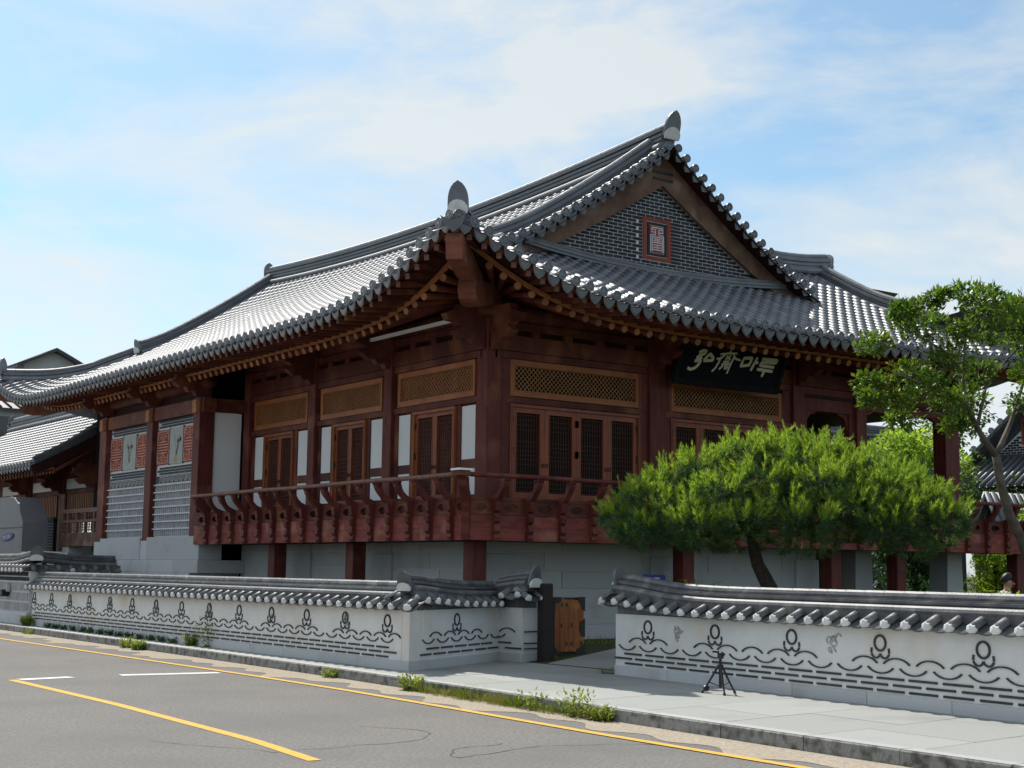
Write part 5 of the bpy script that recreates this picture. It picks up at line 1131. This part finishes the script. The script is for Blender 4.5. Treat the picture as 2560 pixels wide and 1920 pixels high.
# ================================================================ vegetation
def rvec(r=random):
    while True:
        v = Vector((r.uniform(-1, 1), r.uniform(-1, 1), r.uniform(-1, 1)))
        if .05 < v.length < 1: return v.normalized()
def shoot(mb, p, d, ln, n, nl, w, spread, r, tip=None):
    d = d.normalized(); a = d.orthogonal().normalized(); b = d.cross(a); v = []; f = []
    for k in range(n):
        t = r.random(); q = r.uniform(0, 2 * pi); o = (a * cos(q) + b * sin(q)); base = p + d * (ln * t); sp_ = spread * r.uniform(.75, 1.2) * (1.15 - .6 * t)
        dr = (d * cos(sp_) + o * sin(sp_)); e = base + dr * nl * r.uniform(.8, 1.15); sd_ = dr.cross(rvec(r)).normalized() * w; i = len(v)
        v += [base - sd_, base + sd_, e]; f.append((i, i + 1, i + 2))
    mb.add(v, f)
    if tip is not None: e = p + d * ln; i = e + d * .035; c_ = a * .009; g_ = b * .009; tip.add([e - c_, e + g_, e + c_, e - g_, i], [(0, 1, 4), (1, 2, 4), (2, 3, 4), (3, 0, 4)])
PN = root('pine_tree', (16.7, 15.95, .2), 'broad low pine with bright upright shoots in front of the hall doors', 'tree')
rp = random.Random(11); dd_ = Vector((.689, -.725, 0)); pp_ = Vector((.725, .689, 0)); PO = Vector((14.7, 18.0, 0))
PP = lambda s, t, z: PO + dd_ * s + pp_ * t + Vector((0, 0, z))
top_z = lambda s: 2.62 + 1.12 * sin(pi * min(max((s + .12) / 6.0, 0), 1)) ** .8
pads = []
for s, t, z, r, h in [(.3, .1, 2.45, .34, .22), (.75, -.2, 2.75, .42, .26), (.55, .3, 2.2, .38, .22), (1.15, .3, 3.0, .42, .26), (1.3, -.45, 2.55, .48, .26), (1.6, -.1, 3.22, .36, .24), (1.75, .55, 2.9, .4, .26), (1.95, -.6, 2.8, .46, .26), (2.2, .1, 3.42, .4, .26), (2.45, -.35, 3.0, .48, .28), (2.75, .3, 3.5, .42, .26), (2.9, -.55, 2.62, .44, .24), (3.1, -.1, 3.3, .46, .28), (3.4, .35, 3.5, .42, .26), (3.45, -.6, 2.95, .44, .26),
    (3.75, 0, 3.18, .44, .26), (3.95, -.55, 2.6, .46, .26), (4.15, .4, 3.25, .4, .26), (4.3, -.2, 2.9, .42, .26), (4.65, .2, 2.95, .4, .24), (4.75, -.4, 2.5, .42, .24), (5.1, 0, 2.72, .36, .22), (5.3, -.25, 2.4, .34, .22), (.9, -.35, 2.25, .4, .22), (1.6, -.7, 2.3, .42, .24), (2.3, -.75, 2.35, .42, .22), (3.3, -.8, 2.35, .42, .22), (4.4, -.6, 2.3, .4, .2), (2.6, .7, 3.1, .45, .28), (3.6, .8, 3.1, .45, .28), (1.2, .8, 2.7, .4, .26), (4.6, .8, 2.7, .4, .26), (2.0, .3, 2.5, .45, .3), (3.0, .4, 2.7, .5, .3), (4.0, .3, 2.5, .45, .3)]:
    pads.append((s + rp.uniform(-.06, .06), t, z, r * .84, h * .8))
low = [(.6 + .52 * k, rp.uniform(-.6, .4), rp.uniform(1.98, 2.25), rp.uniform(.3, .42), .2) for k in range(10)]
nd, ndk, cn = MB(), MB(), MB()
for s, t, z, r, h in pads:
    c_ = PP(s, t, z)
    for k in range(44):
        o = rvec(rp)
        if o.z < -.15: o.z *= -.6
        p = c_ + Vector((o.x * r, o.y * r, o.z * h)); d = Vector((o.x * .6, o.y * .6, .9)) + rvec(rp) * .35
        shoot(nd, p, d, rp.uniform(.15, .3), 40, .1, .0058, .72, rp, cn)
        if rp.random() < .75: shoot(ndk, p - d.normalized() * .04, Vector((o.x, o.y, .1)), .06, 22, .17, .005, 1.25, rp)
    for k in range(34):
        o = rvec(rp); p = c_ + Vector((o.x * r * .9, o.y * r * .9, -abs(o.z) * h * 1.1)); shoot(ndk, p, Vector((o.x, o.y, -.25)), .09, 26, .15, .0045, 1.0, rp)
for s, t, z, r, h in low:
    c_ = PP(s, t, z)
    for k in range(60):
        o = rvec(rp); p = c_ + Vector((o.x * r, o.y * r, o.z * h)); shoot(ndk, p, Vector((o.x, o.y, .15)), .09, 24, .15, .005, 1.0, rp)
        if rp.random() < .12: shoot(nd, p, Vector((o.x, o.y, .7)), .16, 34, .09, .0055, .7, rp, cn)
for k in range(26):                                    # single long shoots breaking the outline
    s = rp.uniform(.2, 5.2); p = PP(s, rp.uniform(-.3, .3), top_z(s) - .18); shoot(nd, p, Vector((rp.uniform(-.25, .25), rp.uniform(-.25, .25), 1)), rp.uniform(.26, .42), 44, .07, .0045, .55, rp, cn)
base = PP(2.95, 0, .15); tr_ = [base, PP(2.85, 0, .7), PP(2.7, .05, 1.25), PP(2.45, .1, 1.75), PP(2.35, .05, 2.3), PP(2.5, 0, 2.9)]
part('trunk', MB().tube(resample(tr_, .15), [.17 - .006 * i for i in range(len(resample(tr_, .15)))], 10), 'bark', PN, True)
for k in range(0, len(pads), 3):
    s, t, z, r, h = pads[k]; a = tr_[4 + k % 2]; b = PP(s, t, z - .12); m_ = (Vector(a) + b) / 2 + Vector((0, 0, -.12)) + rvec(rp) * .1
    part('branch', MB().tube(resample([a, m_, b], .25), [.06 - .04 * i / max(1, len(resample([a, m_, b], .25)) - 1) for i in range(len(resample([a, m_, b], .25)))], 6), 'bark', PN, True)
part('needles', nd, 'needle', PN, kind='stuff'); part('old_needles', ndk, 'needle_dk', PN, kind='stuff'); part('shoot_tips', cn, 'candle', PN, kind='stuff')

def leafq(mb, p, d, up, l, w, fold=.25):
    d = d.normalized(); s = d.cross(up)
    if s.length < .01: s = d.orthogonal()
    s.normalize(); n = s.cross(d)
    mb.add([p, p + d * l * .45 + s * w + n * (w * fold), p + d * l, p + d * l * .45 - s * w + n * (w * fold), p + d * l * .5], [(0, 4, 1), (4, 2, 1), (0, 3, 4), (4, 3, 2)])
def cloud(mb, c_, r, n, l, w, rg, flat=.7, clump=7):
    k = 0
    while k < n:
        o = rvec(rg); q = r * rg.random() ** .45; p = Vector(c_) + Vector((o.x * q, o.y * q, o.z * q * flat))
        ax = (o + Vector((0, 0, .3)) + rvec(rg) * .5).normalized()
        for j in range(clump):
            dr = (ax + rvec(rg) * .95).normalized(); leafq(mb, p + rvec(rg) * l * .5, dr, (Vector((0, 0, 1)) + rvec(rg) * .55), l * rg.uniform(.7, 1.2), w * rg.uniform(.8, 1.15)); k += 1
MY = root('crape_myrtle', (19.0, 13, .2), 'slender broadleaf tree with a leaning mottled trunk and glossy leaves at the right edge', 'tree')
rg = random.Random(5)
LIMBS = [([(19.35, 13, .15), (19.1, 13, 1.3), (18.62, 13.0, 2.18), (18.35, 13.0, 2.52), (18.18, 13.0, 2.99), (18.1, 13.0, 3.36)], .085, .062), ([(18.1, 13.0, 3.34), (17.65, 12.95, 3.67), (17.29, 12.9, 4.05), (17.24, 12.9, 4.51), (17.32, 12.9, 4.99), (17.54, 12.9, 5.37)], .05, .012),
 ([(17.29, 12.9, 4.05), (16.76, 12.8, 4.15), (15.97, 12.7, 4.23), (15.56, 12.7, 4.31)], .03, .008), ([(18.15, 13.0, 3.4), (18.61, 13.1, 3.85), (18.83, 13.1, 4.23), (19.3, 13.2, 4.9)], .045, .015), ([(17.84, 13.0, 3.54), (17.75, 13.3, 4.13), (17.9, 13.5, 4.8), (18.3, 13.6, 5.5)], .04, .012),
 ([(17.24, 12.9, 4.51), (16.69, 12.8, 4.75), (16.08, 12.8, 4.92), (15.83, 12.8, 5.12)], .025, .007), ([(17.32, 12.9, 4.99), (18.02, 13.0, 5.49), (18.32, 13.0, 5.77)], .02, .006), ([(17.65, 13.0, 3.67), (18.06, 13.1, 4.41), (18.67, 13.2, 4.82), (19.2, 13.2, 5.2)], .03, .01),
 ([(17.29, 12.9, 4.05), (16.9, 12.9, 3.85), (16.3, 12.8, 3.85)], .02, .006), ([(17.4, 12.9, 3.9), (17.35, 12.7, 3.7), (17.25, 12.5, 3.75)], .016, .006)]
for i, (pt, ra, rb_) in enumerate(LIMBS):
    q = resample(pt, .18); part('trunk' if i == 0 else 'branch', MB().tube(q, [ra + (rb_ - ra) * k / (len(q) - 1) for k in range(len(q))], 8), 'bark_lt', MY, True)
CLU = [(15.57, 4.75, 0.24), (16.09, 4.98, 0.3), (15.98, 4.4, 0.24), (16.69, 4.64, 0.3), (16.79, 5.05, 0.22), (16.4, 4.18, 0.27), (15.72, 4.24, 0.22), (17.36, 5.47, 0.33), (18.03, 5.67, 0.3), (18.61, 5.55, 0.3), (17.72, 5.15, 0.33), (18.48, 5.05, 0.33), (17.04, 4.44, 0.24), (18.07, 4.59, 0.3), (18.75, 4.59, 0.27), (17.58, 4.19, 0.27), (18.53, 4.14, 0.24), (16.3, 3.8, 0.22), (15.97, 4.0, 0.2), (16.93, 4.02, 0.26), (17.28, 3.76, 0.19), (16.1, 5.3, 0.18), (16.81, 5.41, 0.24), (18.78, 5.08, 0.3), (15.5, 3.97, 0.17), (18.11, 5.38, 0.3), (17.0, 5.62, 0.16), (19.2, 5.3, .4), (19.4, 4.7, .4), (17.5, 5.7, .22), (16.45, 5.2, .22)]
lf = MB(); tw = MB()
for x, z, r in CLU:
    y = 13 + rg.uniform(-.45, .45)
    cloud(lf, (x, y, z), r * 1.15, 330, .1, .024, rg, .6, 6)
    for q in range(5):
        o = rvec(rg) * r; a = Vector((x, y, z - r * .6)); tw.tube([a, a + o * .6 + Vector((0, 0, r * .5)), a + o + Vector((0, 0, r * .9))], [.008, .005, .003], 4)
part('leaves', lf, 'leaf', MY, kind='stuff'); part('twigs', tw, 'bark_lt', MY, kind='stuff')

def tree(name, label, x, y, h, r, m, n, leafl=.2, trunk_r=.14, zc=None, flat=.8, seed=0, group='garden trees behind the hall', blobs=9, zb=None):
    t = root(name, (x, y, .2), label, 'tree' if h > 2.6 else 'shrub', group); g = random.Random(seed + 17); mb = MB(); br = MB(); zb = zb if zb is not None else h * .35
    part('trunk', MB().tube([(x, y, .1), (x + g.uniform(-.2, .2), y, h * .4), (x + g.uniform(-.3, .3), y, h * .8)], [trunk_r, trunk_r * .7, trunk_r * .3], 8), 'bark', t, True)
    for k in range(blobs):
        a = g.uniform(0, 2 * pi); q = r * g.uniform(.15, .75); z = zb + (h - zb) * (k + .5) / blobs; q *= 1.15 - .7 * (k / blobs); c_ = Vector((x + cos(a) * q, y + sin(a) * q, z))
        cloud(mb, c_, r * g.uniform(.36, .55), n // blobs, leafl, leafl * .3, g, flat, 5)
        part('branch', MB().tube([(x, y, max(.4, z - r * .5)), ((x + c_.x) / 2, (y + c_.y) / 2, z - r * .15), c_], [trunk_r * .4, trunk_r * .25, trunk_r * .1], 5), 'bark', t, True)
    part('crown', mb, m, t, kind='stuff'); return t
tree('garden_pine', 'layered green pine framed by the open bay of the hall', 43.6, 35.0, 6.6, 2.7, 'needle', 7000, .22, .2, seed=1, flat=.45, zb=3.2)
tree('garden_tree', 'dark leafy tree behind the tiled pavilion roof, under the hall eave', 48.5, 45.5, 9.4, 3.0, 'leaf_far', 5200, .26, .2, seed=2, zb=5.5)
tree('garden_tree', 'tall pale green tree just right of the last hall column', 51.5, 39.5, 9.6, 2.6, 'leaf_far', 4200, .24, .2, seed=3, zb=4)
tree('garden_tree', 'bushy tree behind the veranda rail at the right edge', 46.5, 30.0, 6.0, 2.4, 'leaf_far', 5000, .22, .18, seed=4, zb=1.6)
tree('garden_pine', 'yellow green pine low behind the crape myrtle trunk', 42.0, 27.0, 4.9, 2.2, 'needle', 5000, .2, .16, seed=6, flat=.5, zb=2.2)
tree('maple_shrub', 'small red leaved maple at the right edge of the garden', 45.5, 29.0, 5.4, .7, 'leaf_red', 900, .14, .06, seed=7, zb=4.6, blobs=4, group=None)
tree('round_shrub', 'lime green clipped shrub seen beneath the veranda', 41.0, 29.6, 2.5, 1.25, 'leaf_lime', 4200, .14, .1, seed=8, zb=.5, blobs=12, group='shrubs under the veranda')
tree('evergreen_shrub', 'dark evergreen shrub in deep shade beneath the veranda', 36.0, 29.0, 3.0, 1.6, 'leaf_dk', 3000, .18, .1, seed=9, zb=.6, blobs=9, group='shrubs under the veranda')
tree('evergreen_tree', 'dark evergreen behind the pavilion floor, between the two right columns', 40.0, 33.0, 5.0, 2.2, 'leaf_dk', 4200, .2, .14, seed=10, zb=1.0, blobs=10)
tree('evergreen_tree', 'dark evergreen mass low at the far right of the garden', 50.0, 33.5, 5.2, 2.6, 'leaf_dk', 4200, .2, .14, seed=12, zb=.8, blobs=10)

# weeds along the kerb and wall
def tuft(label, x, y, z, h, r, n, m='weed', broad=False, seed=0, group='weeds along the kerb and walls'):
    g = random.Random(seed); mb = MB()
    for k in range(n):
        a = g.uniform(0, 2 * pi); q = r * g.random() ** .7; p = Vector((x + cos(a) * q * .8, y + sin(a) * q * 1.5, z)); d = Vector((cos(a) * g.uniform(.1, .7), sin(a) * g.uniform(.1, .7), 1)).normalized(); l = h * g.uniform(.45, 1)
        if broad:
            for j in range(4): leafq(mb, p + d * l * j / 4, (d * .5 + rvec(g)).normalized(), Vector((0, 0, 1)), .07, .016)
        else:
            s = d.orthogonal().normalized() * .006; e = p + d * l * .6; t_ = e + (d + Vector((cos(a), sin(a), -.2)) * .5).normalized() * l * .45
            mb.add([p - s, p + s, e - s * .8, e + s * .8, t_], [(0, 1, 3, 2), (2, 3, 4)])
    return top('weed_tuft', mb, m, (x, y, z), label, 'weed', group, 'thing')
for i, (y, h, n, m, b, lab) in enumerate([(17.9, .27, 60, 'weed', True, 'dense leafy weed first in the gutter row, farthest from the tripod'), (17.45, .2, 70, 'weed', False, 'low grassy tuft next to the dense leafy weed'), (16.95, .17, 90, 'straw', False, 'thin yellowing grass patch between two green tufts of the gutter row'), (16.4, .26, 110, 'weed', False, 'tall bright grass clump in the middle of the gutter row'),
    (15.95, .2, 90, 'straw', False, 'straw coloured tuft right after the tall bright clump'), (15.5, .22, 120, 'straw', False, 'widest dry grass tuft against the kerb'), (15.15, .2, 100, 'weed', False, 'mixed green tuft beyond the widest dry one'), (14.75, .32, 22, 'weed', True, 'single upright weed with narrow leaves before the kerb joint'),
    (14.35, .2, 100, 'weed', False, 'spreading green tuft between the two upright weeds'), (13.85, .42, 40, 'weed', True, 'tallest upright weed near the end of the gutter row'), (13.7, .16, 60, 'straw', False, 'short straw at the foot of the tallest weed'), (13.35, .2, 60, 'weed', True, 'last low leafy weed of the gutter row, nearest the camera')]):
    tuft(lab, kerb_x(y) - .1, y, -.15, h, .13 + .05 * (n > 85), n * 2, m, b, i)
for i, (x, y, z, h, n, b, lab) in enumerate([(11.78, 38.0, 0, .32, 110, True, 'bushy weed where the two left walls meet'), (11.88, 27.6, 0, .3, 60, True, 'leafy weed at the foot of the long wall'), (11.9, 26.9, 0, .85, 26, True, 'tall thin weed climbing the long wall'), (kerb_x(29.8) - .08, 29.8, -.15, .3, 30, True, 'upright weed in the far gutter'), (kerb_x(29) - .1, 29, -.15, .24, 90, True, 'rounded weed in the far gutter'),
    (kerb_x(36.5) - .1, 36.5, -.15, .2, 40, False, 'small weed at the far end of the kerb'), (14.5, 17.62, 0, .16, 70, False, 'grass at the gate end of the nearest wall'), (kerb_x(20.6) - .06, 20.6, -.15, .2, 24, True, 'little weed at the kerb left of the wall corner')]): tuft(lab, x, y, z, h, .12 if h < .5 else .05, n * 2, 'weed', b, 40 + i)
for i in range(14): tuft('small dark weed sprouting along the foot of the long white wall', 11.9, 28.6 + i * .62, 0, .14, .09, 30, 'needle_dk', True, 70 + i, 'sprouts at the long wall')
gm = MB(); g = random.Random(2)
for k in range(5200):
    x, y = g.uniform(15.3, 26), g.uniform(13, 23)
    if x < 17.4 and 17 < y < 21.8: continue
    s = .008; h = g.uniform(.05, .16); gm.add([(x - s, y, .195), (x + s, y, .195), (x + g.uniform(-.05, .05), y + g.uniform(-.05, .05), .2 + h)], [(0, 1, 2)])
top('grass', gm, 'weed', (20, 18, .2), kind='stuff')
for i, (x, y, h, lab) in enumerate([(18.4, 13.6, 1.28, 'long leaved garden plant showing above the sunlit coping'), (19.5, 13.9, 1.3, 'bright broad leaved plant beside the seated person'), (16.0, 17.3, 1.3, 'grassy plant under the pine behind the wall ridge'), (17.0, 18.3, 1.4, 'wispy plant left of the pine trunk'), (17.9, 15.1, 1.25, 'drooping plant right of the pine trunk')]):
    g = random.Random(90 + i); mb = MB()
    for k in range(46): a = g.uniform(0, 2 * pi); p = Vector((x + g.uniform(-.3, .3), y + g.uniform(-.3, .3), .2)); e = p + Vector((cos(a) * .2, sin(a) * .2, h * g.uniform(.5, .9))); leafq(mb, e, Vector((cos(a), sin(a), g.uniform(-.3, .6))), Vector((0, 0, 1)), .26, .025); mb.tube([p, e], .004, 3, False)
    top('garden_plant', mb, 'leaf_lime' if i < 2 else 'weed', (x, y, .2), lab, 'plant', 'plants behind the wall', 'thing')
# ================================================================ small signs and the seated person
BS = root('notice_board', (18.45, 21, .2), 'small deep blue notice board on a post behind the gate end of the wall', 'sign')
part('panel', MB().cbox(18.16, 18.72, 20.97, 21.0, 1.05, 1.53, .01), 'blue', BS); part('post', MB().box(18.4, 18.46, 21.0, 21.05, .15, 1.4), 'grey_metal', BS)
for x0, x1, z in ((18.42, 18.55, 1.46), (18.52, 18.68, 1.41), (18.3, 18.6, 1.33)): part('print', MB().box(x0, x1, 20.964, 20.969, z - .012, z + .012), 'white_paint', BS)
BN = root('banner', (42.6, 28.4, .2), 'narrow blue banner beside the shrub beneath the veranda', 'banner')
part('cloth', MB().box(42.3, 42.7, 28.4, 28.42, .6, 2.9), 'blue', BN); part('pole', MB().tube([(42.26, 28.43, .1), (42.26, 28.43, 3.0)], .03, 6), 'grey_metal', BN)
for z in (2.4, 2.1): part('print', MB().box(42.38, 42.62, 28.39, 28.398, z - .02, z + .02), 'white_paint', BN)
def skin(name, verts, edges, m, parent, sub=2):
    me = bpy.data.meshes.new(name); me.from_pydata([v[:3] for v in verts], edges, []); me.materials.append(M[m])
    o = bpy.data.objects.new(name, me); COL.objects.link(o); mo = o.modifiers.new('skin', 'SKIN'); mo.use_smooth_shade = True
    for i, v in enumerate(verts): me.skin_vertices[0].data[i].radius = (v[3], v[4] if len(v) > 4 else v[3])
    me.skin_vertices[0].data[0].use_root = True; o.modifiers.new('sub', 'SUBSURF').levels = sub; o.modifiers['sub'].render_levels = sub
    bpy.context.view_layer.update(); ev = bpy.data.meshes.new_from_object(o.evaluated_get(bpy.context.evaluated_depsgraph_get())); bpy.data.objects.remove(o)
    return ev
PR = root('person', (20.4, 14.6, .2), 'person with short black hair in a white shirt seated behind the wall, in profile', 'person')
T = lambda f_, s_, z: (20.4 + f_ * .8 + s_ * .6, 14.6 - f_ * .6 + s_ * .8, .2 + z)     # forward, side, up
bv = [(*T(0, 0, .5), .14, .12), (*T(.02, 0, .75), .13, .11), (*T(.03, 0, 1.04), .15, .1), (*T(.05, 0, 1.12), .06), (*T(.075, 0, 1.17), .055), (*T(.09, 0, 1.24), .082, .075), (*T(.085, 0, 1.33), .088, .08), (*T(.03, .19, 1.06), .055), (*T(.06, .24, .75), .042), (*T(.3, .2, .62), .034), (*T(.03, -.19, 1.06), .055), (*T(.06, -.24, .75), .042), (*T(.3, -.2, .62), .034),
      (*T(.08, .1, .48), .085), (*T(.46, .12, .5), .062), (*T(.46, .12, .08), .045), (*T(.6, .12, .05), .04), (*T(.08, -.1, .48), .085), (*T(.46, -.12, .5), .062), (*T(.46, -.12, .08), .045), (*T(.6, -.12, .05), .04)]
be = [(0, 1), (1, 2), (2, 3), (3, 4), (4, 5), (5, 6), (2, 7), (7, 8), (8, 9), (2, 10), (10, 11), (11, 12), (0, 13), (13, 14), (14, 15), (15, 16), (0, 17), (17, 18), (18, 19), (19, 20)]
body = skin('body', bv, be, 'skin', PR); put('body', body, I4, PR)
cv = [(*T(0, 0, .52), .155, .135), (*T(.02, 0, .75), .145, .125), (*T(.03, 0, 1.05), .165, .112), (*T(.045, 0, 1.13), .085), (*T(.03, .2, 1.07), .07), (*T(.05, .235, .85), .058), (*T(.03, -.2, 1.07), .07), (*T(.05, -.235, .8), .058)]
put('shirt', skin('shirt', cv, [(0, 1), (1, 2), (2, 3), (2, 4), (4, 5), (2, 6), (6, 7)], 'shirt', PR), I4, PR)
tv = [(*T(0, 0, .5), .15, .13), (*T(.08, .1, .48), .098), (*T(.46, .12, .5), .075), (*T(.46, .12, .14), .06), (*T(.08, -.1, .48), .098), (*T(.46, -.12, .5), .075), (*T(.46, -.12, .14), .06)]
put('trousers', skin('trousers', tv, [(0, 1), (1, 2), (2, 3), (0, 4), (4, 5), (5, 6)], 'cloth_dk', PR), I4, PR)
put('hair', skin('hair', [(*T(.02, 0, 1.25), .07, .078), (*T(.05, 0, 1.34), .092, .092), (*T(.09, 0, 1.385), .082, .08), (*T(.15, 0, 1.385), .05, .06)], [(0, 1), (1, 2), (2, 3)], 'hair', PR), I4, PR)
part('nose', MB().add([T(.18, 0, 1.29), T(.17, .018, 1.245), T(.17, -.018, 1.245), T(.205, 0, 1.25)], [(0, 1, 3), (0, 3, 2), (1, 2, 3)]), 'skin', PR)
for s_ in (.032, -.032): part('eye', MB().tube([T(.163, s_, 1.29), T(.172, s_, 1.29)], .011, 6), 'black', PR)
for s_ in (.085, -.085): part('ear', MB().tube([T(.08, s_, 1.28), T(.075, s_ * 1.18, 1.285)], .03, 8), 'skin', PR)
part('mouth', MB().tube([T(.17, .025, 1.212), T(.178, 0, 1.212), T(.17, -.025, 1.212)], .006, 5), 'red_brick', PR)
STL = root('garden_stool', (20.4, 14.6, .2), 'plain stool under the seated person behind the wall', 'stool')
part('seat', MB().cbox(20.2, 20.6, 14.4, 14.8, .53, .58, .01), 'wood_rail', STL)
for a, b in ((20.22, 14.42), (20.53, 14.42), (20.22, 14.73), (20.53, 14.73)): part('leg', MB().box(a, a + .05, b, b + .05, .18, .528), 'wood_rail', STL)
